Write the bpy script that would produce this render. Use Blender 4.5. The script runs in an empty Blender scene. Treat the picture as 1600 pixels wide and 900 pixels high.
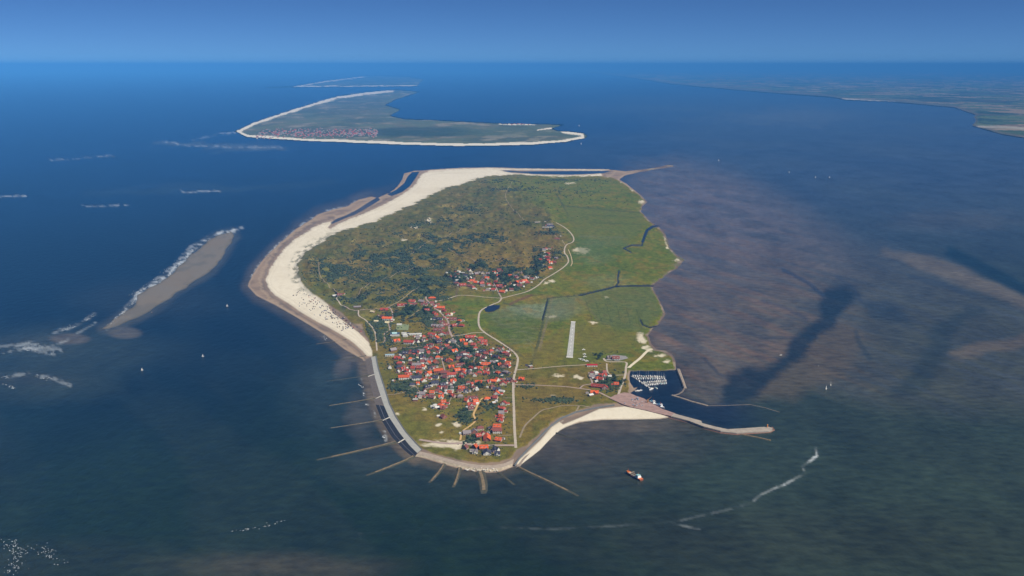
import bpy, bmesh, math, random
import numpy as np
from mathutils import Vector

random.seed(7)
RS = np.random.RandomState(11)
SC = bpy.context.scene
COL = SC.collection

# ------------------------------------------------------------------ camera, sky, sun, exposure
CAM_H = 750.0
FPX = 1600.0                       # focal length in units of the 1600 wide frame
HOR = 101.0                         # row of the true horizontal
PITCH = math.atan((450.0 - HOR) / FPX)
cam_d = bpy.data.cameras.new('camera'); cam_d.sensor_width = 36.0; cam_d.lens = 36.0
cam_d.clip_start = 1.0; cam_d.clip_end = 2.0e6
cam = bpy.data.objects.new('camera', cam_d); COL.objects.link(cam)
cam.location = (0, 0, CAM_H); cam.rotation_euler = (math.pi / 2 - PITCH, 0, 0)
SC.camera = cam

SUN_EL = math.radians(46.0)
SUN_AZ = math.radians(122.0)       # clockwise from +Y (the viewing direction)
to_sun = Vector((math.sin(SUN_AZ) * math.cos(SUN_EL), math.cos(SUN_AZ) * math.cos(SUN_EL), math.sin(SUN_EL)))
world = bpy.data.worlds.new('World'); SC.world = world; world.use_nodes = True
wn = world.node_tree.nodes; wl = world.node_tree.links
sky = wn.new('ShaderNodeTexSky'); sky.sky_type = 'NISHITA'; sky.sun_disc = False
sky.sun_elevation = SUN_EL; sky.sun_rotation = SUN_AZ
sky.altitude = 0.0; sky.air_density = 0.3; sky.dust_density = 0.0; sky.ozone_density = 1.0
tint = wn.new('ShaderNodeMix'); tint.data_type = 'RGBA'; tint.blend_type = 'MULTIPLY'; tint.inputs[0].default_value = 1.0
tint.inputs[7].default_value = (0.27, 0.47, 0.72, 1)
wl.new(sky.outputs[0], tint.inputs[6])
bg = wn['Background']; bg.inputs[1].default_value = 0.080
wl.new(tint.outputs[2], bg.inputs[0])

sun_d = bpy.data.lights.new('sun', 'SUN'); sun_d.energy = 5.0; sun_d.angle = math.radians(0.53); sun_d.color = (1.0, 0.93, 0.82)
sun = bpy.data.objects.new('sun', sun_d); COL.objects.link(sun)
sun.rotation_euler = to_sun.to_track_quat('Z', 'Y').to_euler()
SC.view_settings.view_transform = 'Standard'; SC.view_settings.look = 'None'
SC.view_settings.exposure = 0.30; SC.view_settings.gamma = 1.0; SC.view_settings.use_curve_mapping = False
SC.cycles.max_bounces = 5; SC.cycles.diffuse_bounces = 2; SC.cycles.glossy_bounces = 2; SC.cycles.volume_bounces = 0
SC.cycles.use_denoising = True

# ------------------------------------------------------------------ survey of the ground: photograph coordinates -> metres
SP, CP = math.sin(PITCH), math.cos(PITCH)
def P(px, py, z=0.0):
    px = np.asarray(px, float); py = np.asarray(py, float)
    u = (px - 800.0) / FPX; v = (450.0 - py) / FPX
    dy = CP + v * SP; dz = -SP + v * CP
    t = (z - CAM_H) / dz
    return u * t, dy * t
def PV(px, py, z=0.0):
    x, y = P(px, py, z); return Vector((float(x), float(y), float(z)))
def unP(x, y, z=0.0):
    dz = z - CAM_H
    f = y * CP - dz * SP; up = y * SP + dz * CP
    return 800.0 + FPX * x / f, 450.0 - FPX * up / f
def mpp(px, py):
    x, y = P(px, py); return math.sqrt(float(x) ** 2 + float(y) ** 2 + CAM_H ** 2) / math.hypot(FPX, px - 800)

# ------------------------------------------------------------------ noise and polygon tools (numpy)
def _hash(ix, iy, seed):
    h = (ix.astype(np.int64) * 374761393 + iy.astype(np.int64) * 668265263 + seed * 974634777) & 0xFFFFFFFF
    h = ((h ^ (h >> 13)) * 1274126177) & 0xFFFFFFFF
    h = ((h ^ (h >> 16)) * 2246822519) & 0xFFFFFFFF
    return ((h ^ (h >> 15)) & 0xFFFFFF) / float(0xFFFFFF)
def vnoise(x, y, seed=0):
    ix = np.floor(x); iy = np.floor(y); fx = x - ix; fy = y - iy
    fx = fx * fx * (3 - 2 * fx); fy = fy * fy * (3 - 2 * fy)
    a = _hash(ix, iy, seed); b = _hash(ix + 1, iy, seed); c = _hash(ix, iy + 1, seed); d = _hash(ix + 1, iy + 1, seed)
    return (a + (b - a) * fx) * (1 - fy) + (c + (d - c) * fx) * fy
def fbm(x, y, seed=0, octv=4):
    s = 0.0; a = 0.5; n = 0.0
    for k in range(octv):
        s = s + a * vnoise(x, y, seed + k * 17); n += a; a *= 0.5; x = x * 2.03 + 5.1; y = y * 2.03 + 1.7
    return s / n
def sstep(a, b, x):
    t = np.clip((x - a) / (b - a), 0, 1); return t * t * (3 - 2 * t)
def seg_d2(U, V, x0, y0, x1, y1):
    dx, dy = x1 - x0, y1 - y0; L = dx * dx + dy * dy + 1e-9
    t = np.clip(((U - x0) * dx + (V - y0) * dy) / L, 0, 1)
    return (U - x0 - t * dx) ** 2 + (V - y0 - t * dy) ** 2
def sd_poly(pts, U, V, margin=40.0):
    """signed distance, positive inside, clipped at -margin"""
    xs = [p[0] for p in pts]; ys = [p[1] for p in pts]
    out = np.full(U.shape, -margin)
    m = (U > min(xs) - margin) & (U < max(xs) + margin) & (V > min(ys) - margin) & (V < max(ys) + margin)
    u = U[m]; v = V[m]
    if u.size == 0: return out
    d2 = np.full(u.shape, 1e12); ins = np.zeros(u.shape, bool)
    for i in range(len(pts)):
        x0, y0 = pts[i - 1]; x1, y1 = pts[i]
        d2 = np.minimum(d2, seg_d2(u, v, x0, y0, x1, y1))
        if y0 != y1:
            c = ((y0 > v) != (y1 > v)) & (u < (x1 - x0) * (v - y0) / (y1 - y0) + x0); ins ^= c
    d = np.sqrt(d2); out[m] = np.maximum(np.where(ins, d, -d), -margin)
    return out
def d_line(pts, U, V, margin=40.0):
    xs = [p[0] for p in pts]; ys = [p[1] for p in pts]
    out = np.full(U.shape, margin)
    m = (U > min(xs) - margin) & (U < max(xs) + margin) & (V > min(ys) - margin) & (V < max(ys) + margin)
    u = U[m]; v = V[m]
    if u.size == 0: return out
    d2 = np.full(u.shape, 1e12)
    for i in range(1, len(pts)):
        d2 = np.minimum(d2, seg_d2(u, v, *pts[i - 1], *pts[i]))
    out[m] = np.minimum(np.sqrt(d2), margin)
    return out

# ------------------------------------------------------------------ materials
MATS = {}
def nodes_of(m):
    m.use_nodes = True; nt = m.node_tree
    return nt, nt.nodes, nt.links, nt.nodes['Principled BSDF']
def mat(name, col, rough=0.8, var=0.12, scale=0.6, bump=0.0, spec=0.3, metal=0.0):
    """plain surface with a little uneven colour in object space"""
    if name in MATS: return MATS[name]
    m = bpy.data.materials.new(name); nt, N, L, b = nodes_of(m)
    tc = N.new('ShaderNodeNewGeometry')
    nz = N.new('ShaderNodeTexNoise'); nz.inputs['Scale'].default_value = scale; nz.inputs['Detail'].default_value = 4
    L.new(tc.outputs['Position'], nz.inputs['Vector'])
    mr = N.new('ShaderNodeMapRange'); mr.inputs[1].default_value = 0.3; mr.inputs[2].default_value = 0.7
    mr.inputs[3].default_value = 1 - var; mr.inputs[4].default_value = 1 + var
    L.new(nz.outputs[0], mr.inputs[0])
    mx = N.new('ShaderNodeMix'); mx.data_type = 'RGBA'; mx.blend_type = 'MULTIPLY'; mx.inputs[0].default_value = 1
    mx.inputs[6].default_value = (*col, 1); L.new(mr.outputs[0], mx.inputs[7])
    L.new(mx.outputs[2], b.inputs['Base Color'])
    b.inputs['Roughness'].default_value = rough; b.inputs['Specular IOR Level'].default_value = spec; b.inputs['Metallic'].default_value = metal
    if bump:
        bp = N.new('ShaderNodeBump'); bp.inputs['Strength'].default_value = 1.0; bp.inputs['Distance'].default_value = bump
        L.new(nz.outputs[0], bp.inputs['Height']); L.new(bp.outputs[0], b.inputs['Normal'])
    MATS[name] = m; return m
def ground_mat(name, s1, s2, var, bump, rough=0.92):
    """colour comes from the surveyed cover ('cover' attribute), the shader adds fine mottling and relief"""
    m = bpy.data.materials.new(name); nt, N, L, b = nodes_of(m)
    at = N.new('ShaderNodeAttribute'); at.attribute_name = 'cover'
    g = N.new('ShaderNodeNewGeometry')
    n1 = N.new('ShaderNodeTexNoise'); n1.inputs['Scale'].default_value = s1; n1.inputs['Detail'].default_value = 5; n1.inputs['Roughness'].default_value = 0.65
    n2 = N.new('ShaderNodeTexNoise'); n2.inputs['Scale'].default_value = s2; n2.inputs['Detail'].default_value = 3
    L.new(g.outputs['Position'], n1.inputs['Vector']); L.new(g.outputs['Position'], n2.inputs['Vector'])
    ad = N.new('ShaderNodeMath'); ad.operation = 'ADD'; L.new(n1.outputs[0], ad.inputs[0]); L.new(n2.outputs[0], ad.inputs[1])
    mr = N.new('ShaderNodeMapRange'); mr.inputs[1].default_value = 0.7; mr.inputs[2].default_value = 1.3
    mr.inputs[3].default_value = 1 - var; mr.inputs[4].default_value = 1 + var; L.new(ad.outputs[0], mr.inputs[0])
    # mottling only where plants grow (alpha of the cover attribute)
    mm = N.new('ShaderNodeMix'); mm.data_type = 'FLOAT'; mm.inputs[2].default_value = 1.0
    L.new(at.outputs['Alpha'], mm.inputs[0]); L.new(mr.outputs[0], mm.inputs[3])
    mx = N.new('ShaderNodeMix'); mx.data_type = 'RGBA'; mx.blend_type = 'MULTIPLY'; mx.inputs[0].default_value = 1
    L.new(at.outputs['Color'], mx.inputs[6]); L.new(mm.outputs[0], mx.inputs[7]); L.new(mx.outputs[2], b.inputs['Base Color'])
    bp = N.new('ShaderNodeBump'); bp.inputs['Distance'].default_value = bump
    L.new(ad.outputs[0], bp.inputs['Height']); L.new(bp.outputs[0], b.inputs['Normal'])
    b.inputs['Roughness'].default_value = rough; b.inputs['Specular IOR Level'].default_value = 0.0
    MATS[name] = m; return m

def tag(o, label=None, cat=None, group=None, kind=None):
    if label: o['label'] = label
    if cat: o['category'] = cat
    if group: o['group'] = group
    if kind: o['kind'] = kind
    return o
def empty(name, loc=(0, 0, 0), rz=0.0):
    o = bpy.data.objects.new(name, None); COL.objects.link(o); o.location = loc; o.rotation_euler = (0, 0, rz); return o
def link(name, me, parent=None):
    o = bpy.data.objects.new(name, me); COL.objects.link(o)
    if parent is not None: o.parent = parent
    return o
def from_py(name, v, f, m, parent=None, smooth=False):
    me = bpy.data.meshes.new(name); me.from_pydata(v, [], f); me.materials.append(m)
    if smooth: me.polygons.foreach_set('use_smooth', [True] * len(me.polygons))
    me.update(); return link(name, me, parent)
def grid_mesh(name, X, Y, Z, cover, m, keep=None, smooth=True):
    """regular grid of points -> one mesh; cover = colour per point (r,g,b,plant)"""
    r, c = X.shape
    idx = np.arange(r * c).reshape(r, c)
    q = np.stack([idx[:-1, :-1], idx[1:, :-1], idx[1:, 1:], idx[:-1, 1:]], -1).reshape(-1, 4)
    co = np.stack([X, Y, Z], -1).reshape(-1, 3); cv = cover.reshape(-1, 4)
    if keep is not None:
        k = keep.reshape(-1); q = q[k[q].any(axis=1)]
        used = np.zeros(r * c, bool); used[q] = True
        mp = np.cumsum(used) - 1; q = mp[q]; co = co[used]; cv = cv[used]
    me = bpy.data.meshes.new(name)
    me.vertices.add(len(co)); me.vertices.foreach_set('co', co.astype(np.float32).ravel())
    me.loops.add(q.size); me.loops.foreach_set('vertex_index', q.astype(np.int32).ravel())
    me.polygons.add(len(q)); me.polygons.foreach_set('loop_start', np.arange(0, q.size, 4, dtype=np.int32))
    me.update(calc_edges=True)
    me.polygons.foreach_set('use_smooth', np.full(len(q), smooth))
    a = me.attributes.new('cover', 'FLOAT_COLOR', 'POINT'); a.data.foreach_set('color', cv.astype(np.float32).ravel())
    me.materials.append(m)
    return link(name, me)
def soup_mesh(name, co, tris, m, parent=None):
    me = bpy.data.meshes.new(name)
    me.vertices.add(len(co)); me.vertices.foreach_set('co', co.astype(np.float32).ravel())
    me.loops.add(tris.size); me.loops.foreach_set('vertex_index', tris.astype(np.int32).ravel())
    k = tris.shape[1]
    me.polygons.add(len(tris)); me.polygons.foreach_set('loop_start', np.arange(0, tris.size, k, dtype=np.int32))
    me.update(calc_edges=True); me.materials.append(m)
    return link(name, me, parent)
def paint(cv, mask, col, plant=None):
    mask = mask[..., None]
    cv[..., :3] = cv[..., :3] * (1 - mask) + np.asarray(col) * mask
    if plant is not None: cv[..., 3:] = cv[..., 3:] * (1 - mask) + plant * mask
def ell(U, V, cx, cy, rx, ry, soft=0.6):
    """soft ellipse mask: 1 inside, 0 outside"""
    r = np.sqrt(((U - cx) / rx) ** 2 + ((V - cy) / ry) ** 2)
    return 1 - sstep(1 - soft * 0.5, 1 + soft * 0.5, r)

# ================================================================== SEA
SEA_END = 200000.0
OUT = [(800,731),(808,728),(820,718),(830,712),(840,703),(855,688),(868,675),(880,668),(895,663),(920,658),(960,656),(1000,655),(1030,655),(1044,653),
       (1050,648),(1053,645),(1035,639),(1013,627),(1006,622.5),(993,618),(985,615),(993,609),(997,604),(990,606),(984,597),(984,588),(986,580),(1000,578.5),(1057,578.5),
       (1056,566),(1050,554),(1040,548),(1026,546),(1018,538),(1013,524),(1020,514),(1032,503),(1040,491),(1036,480),(1029,468),(1021,452),(1021,446),(1027,439),(1044,428),(1058,419),(1070,406),(1058,399),
       (1046,386),(1040,366),(1030,355),(1016,346),(1002,331),(1003,323),(1012,316),(1003,306),(989,295),(979,287),(968,281),(975,275),(985,272),(1005,268),(1030,264),(1053,260.5),(1052,258.5),(1044,257.5),(1018,263),(977,267.5),
       (951,264.6),(873,264),(816,263.2),(778,261.5),(720,262),(690,264),(660,266),(645,267),(632,271),(627,283),(618,294),(607,302),(590,309),(580,307),(560,312),(543,322),(520,327),
       (497,335),(480,347),(463,357),(443,375),(423,393),(407,410),(393,430),(387,447),(400,462),(430,477),(455,491),(480,506),(503,520),(520,532),(538,546),(556,556),(566,561),
       (570,568),(575,585),(581,602),(585,622),(590,640),(603,664),(616,682),(632,698),(648,713),(660,716),(680,722),(700,728),(720,733),(745,738),(762,739.5),(780,738.5)]
LAG = [[(513,357),(518,350),(530,345),(541,340),(553,336),(566,329),(580,321),(594,312),(590,308),(573,318),(556,329),(540,337),(526,342),(516,349)],
       [(605,304),(620,296),(632,286),(637,276),(644,269),(655,268.5),(648,280),(640,291),(628,300),(612,306)],
       [(782,266),(820,268),(870,267.5),(930,267),(955,267),(941,271),(885,273),(830,272),(795,269.5)]]
BAR = [(158,514),(186,494),(213,474),(214,461),(240,447),(262,434),(276,420),(300,397),(325,377),(345,366),(362,362),(366,368),(352,395),(332,420),(303,440),(272,461),(243,480),(214,496),(188,507),(168,514)]
MUD = [(985,272),(1055,262),(1150,285),(1240,330),(1330,385),(1420,410),(1500,430),(1600,480),(1700,520),(1700,640),(1500,640),(1400,630),(1300,600),(1250,560),(1190,600),(1150,620),(1130,634),(1068,607),(1056,570),(1000,545),(1000,300)]
def make_sea():
    vs = np.concatenate([[97 + 1600 * CAM_H / SEA_END / FPX * 1.0 + 0], np.array([107.8, 108.8, 110.2, 112]), np.arange(114.5, 340, 2.0), np.arange(340, 905, 2.1)])
    us = np.concatenate([[-14000, -3500, -900, -300], np.arange(-40, 1641, 2.3), [1900, 2500, 4500, 16000]])
    # first row: the far edge of the sheet
    ys = []
    for v in vs[1:]: ys.append(float(P(800, v)[1]))
    yy = np.array([SEA_END] + ys + [900.0, 500.0, -200.0, -3000.0, -30000.0])
    V = np.concatenate([[107.0], vs[1:], [1100, 1400, 2000, 3000, 4000]])
    # slope x/y of each column at the row distance
    U2, V2 = np.meshgrid(us, V); Y = np.repeat(yy[:, None], len(us), 1)
    ysl = np.maximum(Y, 1150.0)
    fwd = ysl * CP + CAM_H * SP
    X = np.clip((U2 - 800) / FPX * fwd, -260000, 260000)
    wx, wy = X, Y
    n1 = fbm(wx / 420, wy / 900, 3, 5); n2 = fbm(wx / 120, wy / 300, 9, 4); n3 = fbm(wx / 1500, wy / 3500, 21, 4)
    Uw = U2 + (n1 - 0.5) * 90 + (n2 - 0.5) * 40; Vw = V2 + (n2 - 0.5) * 22 + (n1 - 0.5) * 20
    cv = np.zeros(X.shape + (4,)); cv[..., :3] = DEEP
    cv[..., :3] *= (0.75 + 0.5 * n3)[..., None]
    paint(cv, 0.9 * sstep(400, 150, V2 + (n3 - .5) * 60), (0.0045, 0.030, 0.112))  # open-sea blue, strengthened with distance to paint in part of the haze
    # greener water over the shoals near the camera and towards the inlet
    paint(cv, 0.9 * sstep(470, 780, V2 + (n3 - .5) * 240), OLIVE)
    # the sheltered side of the island is cloudy with silt
    wad = sstep(880, 1250, U2 + (n1 - .5) * 260) * sstep(250, 480, V2 + (n1 - .5) * 120)
    lag = sstep(760, 1150, U2 + (n3 - .5) * 300) * sstep(112, 175, V2) * sstep(560, 330, V2)
    paint(cv, 0.85 * lag * (.55 + .6 * n1), (0.046, 0.066, 0.100))  # haze blue painted into the far lagoon on top of the silt
    paint(cv, 0.75 * wad, (0.031, 0.046, 0.032))
    paint(cv, 0.4 * sstep(300, 900, V2 + (n3 - .5) * 300) * sstep(.5, .66, fbm((wx * .8 + wy * .5) / 160, (wy * .8 - wx * .5) / 900, 71, 4)), (0.020, 0.026, 0.018))
    for (cx, cy, rx, ry, st, col) in SHOALS:
        sh = (cx, cy) in ((110, 530), (195, 520)); paint(cv, st * ell(U2 + (Uw - U2) * (.35 if sh else 1), V2 + (Vw - V2) * (.35 if sh else 1), cx, cy, rx, ry, .5 if sh else 1.5), col)
    for pts, w, st, col in STREAKS:
        d = d_line(pts, Uw * 0.35 + U2 * 0.65, Vw * 0.35 + V2 * 0.65, 90)
        paint(cv, st * (1 - sstep(0.15, 1.0, d / w)), col)
    # tidal flat beside the island
    d = sd_poly(MUD, Uw * 0.5 + U2 * .5, Vw * .5 + V2 * .5, 60)
    m = sstep(-34, 30, d)
    nearf = 1 - sstep(1090, 1420, U2 + (V2 - 500) * -0.25)      # mud firmest by the island, drowned further out
    alo = .4 * wx - .9 * wy; acr = .9 * wx + .4 * wy
    st = fbm(acr / 34, alo / 300, 31, 4); st3 = fbm(acr / 12, alo / 120, 35, 3); st4 = fbm(wx / 60, wy / 120, 37, 4)
    lowm = sstep(300, 500, V2)
    paint(cv, m * (0.25 + 0.65 * nearf), MUDC)
    paint(cv, m * .8 * (1 - lowm) * (.5 + .5 * nearf), (0.104, 0.098, 0.116))
    paint(cv, m * nearf * sstep(0.47, 0.62, st) * (0.15 + 0.6 * lowm), MUDR)
    paint(cv, m * nearf * sstep(0.52, 0.66, st3) * .5, (0.125, 0.085, 0.055))
    paint(cv, m * sstep(0.52, 0.66, 1 - st) * 0.5 * (1 - nearf * .4), MUDB)
    paint(cv, m * sstep(0.52, 0.64, st4) * 0.35, (0.035, 0.042, 0.045))
    Us, Vs = U2 + (n2 - .5) * 22 + (st3 - .5) * 9 + (n1 - .5) * 20, V2 + (n2 - .5) * 12 + (st4 - .5) * 14
    for poly, st2, col, e0, e1 in CHANNELS:
        paint(cv, st2 * sstep(e0, e1, sd_poly(poly, Us, Vs, 40)), col)
    for pts, w, st2, col in CREEKS:
        d = d_line(pts, Uw * 0.3 + U2 * 0.7, Vw * 0.3 + V2 * 0.7, 90)
        paint(cv, st2 * (1 - sstep(0.2, 1.0, d / w)), col)
    # pale shallows hugging the beach and the groynes
    d = sd_poly(OUT, Uw * .15 + U2 * .85, Vw * .15 + V2 * .85, 40)
    west = sstep(640, 560, U2) + sstep(640, 700, V2) * sstep(1100, 1000, U2)
    paint(cv, np.clip(west, 0, 1) * 0.5 * sstep(-17, -1, d), SHELF)
    d = sd_poly([(563,562),(567,578),(570,592),(574,610),(579,632),(588,658),(603,684),(622,705),(644,722),(655,716),(640,700),(620,680),(605,655),(595,625),(588,600),(580,562)], U2 + (n2 - .5) * 8, V2 + (n2 - .5) * 4, 20)
    paint(cv, .85 * sstep(-7, 3, d), SHELF)
    d = sd_poly(BAR, U2 + (n2 - .5) * 10, V2 + (n2 - .5) * 7, 40); paint(cv, .8 * sstep(-12, 0, d), (0.055, 0.055, 0.042))
    fo = fbm(wx / 16, wy / 30, 81, 3); fo2 = fbm(wx / 60, wy / 90, 83, 3)
    for pts, w, st2 in RIP:
        d = d_line(pts, U2 + (n2 - .5) * 5 + (fo - .5) * 2, V2 + (n2 - .5) * 3, 20)
        paint(cv, st2 * (1 - sstep(.1, 1.0, d / w)) * (.12 + .88 * sstep(.36, .60, fo)) * (.25 + .75 * sstep(.3, .6, fo2)), (0.50, 0.55, 0.57))
    for pts, w, st2 in FOAM:
        d = d_line(pts, U2 + (n2 - .5) * 7 + (fo - .5) * 4, V2 + (n2 - .5) * 5 + (fo - .5) * 2, 20)
        paint(cv, st2 * (1 - sstep(.1, 1.0, d / w)) * sstep(.36, .56, fo) * sstep(.26, .42, fo2), (0.55, 0.60, 0.62))
    basin = sd_poly([(984,615),(984,580),(1058,578),(1068,607),(1052,618),(1106,634),(1172,634),(1215,645),(1208,664),(1136,669),(1096,657),(1053,645),(1013,627)], U2, V2, 30)
    paint(cv, sstep(-9, 4, basin) * 0.9 * sstep(1225, 1120, U2 + (n2 - .5) * 30), (0.006, 0.012, 0.026))
    cv[..., 3] = 0
    Z = np.zeros_like(X)
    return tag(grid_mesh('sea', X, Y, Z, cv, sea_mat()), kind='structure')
DEEP = (0.0020, 0.0070, 0.013); OLIVE = (0.0095, 0.0190, 0.0050); SHELF = (0.115, 0.088, 0.052)
MUDC = (0.106, 0.088, 0.064); MUDR = (0.128, 0.080, 0.050); MUDB = (0.045, 0.055, 0.065)
TURB = (0.036, 0.034, 0.022); SANDW = (0.13, 0.115, 0.09); DARKC = (0.016, 0.032, 0.052)
SHOALS = [(100, 545, 120, 34, .65, (0.034, 0.046, 0.034)), (60, 600, 100, 28, .65, (0.032, 0.042, 0.029)), (40, 540, 70, 14, .4, (0.04, 0.04, 0.028)), (240, 470, 60, 60, .0, TURB), (40, 595, 60, 9, .5, TURB),
          (110, 530, 30, 8, .7, (0.10, 0.082, 0.058)), (195, 520, 26, 9, .7, (0.10, 0.085, 0.06)), (225, 468, 95, 26, .25, (0.04, 0.042, 0.034)),
          (450, 888, 150, 18, .55, (0.070, 0.058, 0.036)), (160, 880, 200, 30, .35, (0.03, 0.03, 0.018)), (1300, 850, 420, 50, .4, (0.020, 0.020, 0.012)),
          (930, 735, 120, 42, .42, (0.055, 0.052, 0.045)), (905, 700, 80, 32, .75, (0.078, 0.064, 0.046)), (1000, 692, 120, 32, .65, (0.045, 0.043, 0.033)), (960, 667, 120, 13, .8, (0.085, 0.070, 0.050)),
          (548, 610, 64, 75, .6, (0.024, 0.038, 0.036)), (600, 735, 90, 26, .5, (0.026, 0.034, 0.028)), (740, 760, 120, 30, .4, (0.022, 0.028, 0.022)), (620, 720, 60, 16, .5, (0.035, 0.045, 0.045)), (565, 575, 16, 22, .7, (0.10, 0.085, 0.07)), (590, 660, 16, 30, .6, (0.075, 0.07, 0.06)), (615, 700, 26, 12, .5, (0.06, 0.06, 0.052)),
          (1240, 182, 90, 12, .55, (0.085, 0.10, 0.12)), (1120, 187, 70, 6, .3, (0.07, 0.09, 0.11)), (340, 228, 90, 4, .3, (0.07, 0.09, 0.11)), (300, 296, 120, 5, .25, (0.03, 0.045, 0.055)), (1500, 345, 120, 12, .2, MUDC)]
STREAKS = [([(240, 222), (330, 228), (440, 231)], 4, .3, (0.10, 0.115, 0.12)), ([(1420, 405), (1500, 428), (1570, 458), (1640, 489)], 14, .5, (0.10, 0.085, 0.06)),
           ([(1510, 545), (1570, 532), (1640, 520)], 12, .45, (0.085, 0.068, 0.045)), ([(130, 302), (330, 297), (520, 285)], 7, .2, (0.03, 0.05, 0.06))]
CREEKS = [([(1222, 421), (1240, 430), (1264, 443), (1285, 462)], 4, .7, (0.02, 0.03, 0.05)), ([(1190, 470), (1225, 480), (1262, 500)], 3, .5, (0.03, 0.036, 0.045)), ([(1165, 520), (1200, 530), (1245, 528)], 3, .5, (0.03, 0.036, 0.045)), ([(1100, 560), (1125, 585), (1141, 590)], 3, .6, (0.03, 0.034, 0.04)),
          ([(1420, 432), (1470, 444), (1521, 462)], 5, .5, (0.03, 0.04, 0.05)), ([(1340, 520), (1348, 540), (1362, 562)], 5, .5, (0.02, 0.03, 0.035)), ([(1300, 430), (1330, 450), (1345, 470)], 4, .5, (0.025, 0.035, 0.05)), ([(1480, 392), (1540, 422), (1600, 452), (1660, 480)], 14, .8, (0.004, 0.016, 0.022))]
CHANNELS = [([(1184,617),(1213,587),(1255,557),(1272,530),(1298,511),(1325,512),(1345,530),(1335,565),(1290,595),(1240,620)], .7, (0.080, 0.064, 0.040), -18, 8),
            ([(1143,596),(1141,583),(1160,579),(1185,577),(1212,574),(1232,560),(1238,540),(1252,522),(1276,505),(1284,490),(1279,470),(1290,455),(1318,452),(1338,462),(1322,478),(1310,495),(1300,512),(1282,524),(1272,540),(1262,556),(1240,572),(1215,588),(1198,602),(1184,617),(1160,628),(1135,632),(1128,624)], .85, (0.006, 0.014, 0.020), -9, 5),
            ([(1395,615),(1425,580),(1443,552),(1452,523),(1470,500),(1505,486),(1530,486),(1500,500),(1482,520),(1472,550),(1455,585),(1430,612)], .5, (0.010, 0.020, 0.020), -12, 6),
            ([(1350,478),(1380,474),(1410,492),(1420,505),(1390,505),(1362,495)], .6, (0.014, 0.024, 0.034), -8, 5), ([(1380,396),(1440,402),(1472,410),(1515,428),(1560,451),(1640,486),(1640,500),(1556,462),(1505,442),(1450,420)], .65, (0.110, 0.092, 0.062), -9, 3), ([(1480,551),(1540,538),(1640,514),(1640,526),(1550,545),(1500,556)], .6, (0.105, 0.082, 0.052), -8, 2)]
RIP = [([(1273,698),(1275,712),(1253,728),(1257,740),(1225,757)], 2.4, .7), ([(1225,757),(1190,772),(1175,785),(1130,799),(1060,815)], 2.2, .42), ([(1050,818),(1095,828)], 2.0, .32), ([(1060,815),(960,822),(860,826),(780,823),(700,830),(640,828),(560,834)], 2.0, .07)]
FOAM = [([(166,514),(190,491),(213,472),(212,459),(240,445),(262,431),(276,416),(300,394),(322,376),(345,364),(366,360)], 3.2, .8), ([(195,480),(225,452),(262,424),(300,386),(335,366),(380,356)], 3.4, .4), ([(85,520),(110,513),(150,491)], 3.4, .35), ([(0,543),(50,538),(95,548)], 5, .3), ([(40,545),(85,553)], 4, .25), ([(0,588),(40,585),(85,592),(110,602)], 4, .28), ([(150,505),(100,535),(60,545),(0,552)], 2.0, .3),
        ([(0,307),(40,306)], 1.6, .45), ([(130,323),(200,321)], 1.6, .3), ([(285,300),(345,299)], 1.6, .38), ([(80,250),(180,243)], 1.8, .25), ([(1350,905),(1200,870),(1100,850)], 3, .0),
        ([(390,436),(406,411),(422,394),(442,376),(462,358),(479,348),(496,336),(519,328),(542,323),(558,313)], 2.0, .55), ([(565,594),(570,606),(569,620)], 1.6, .5), ([(583,636),(586,652)], 1.6, .5), ([(600,672),(603,686),(597,696)], 1.6, .5), ([(366,208),(345,209),(300,220)], 1.6, .2), ([(255,222),(300,228),(440,231)], 1.6, .25), ([(365,206),(420,186),(480,164),(560,145)], 1.5, .25)]
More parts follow.
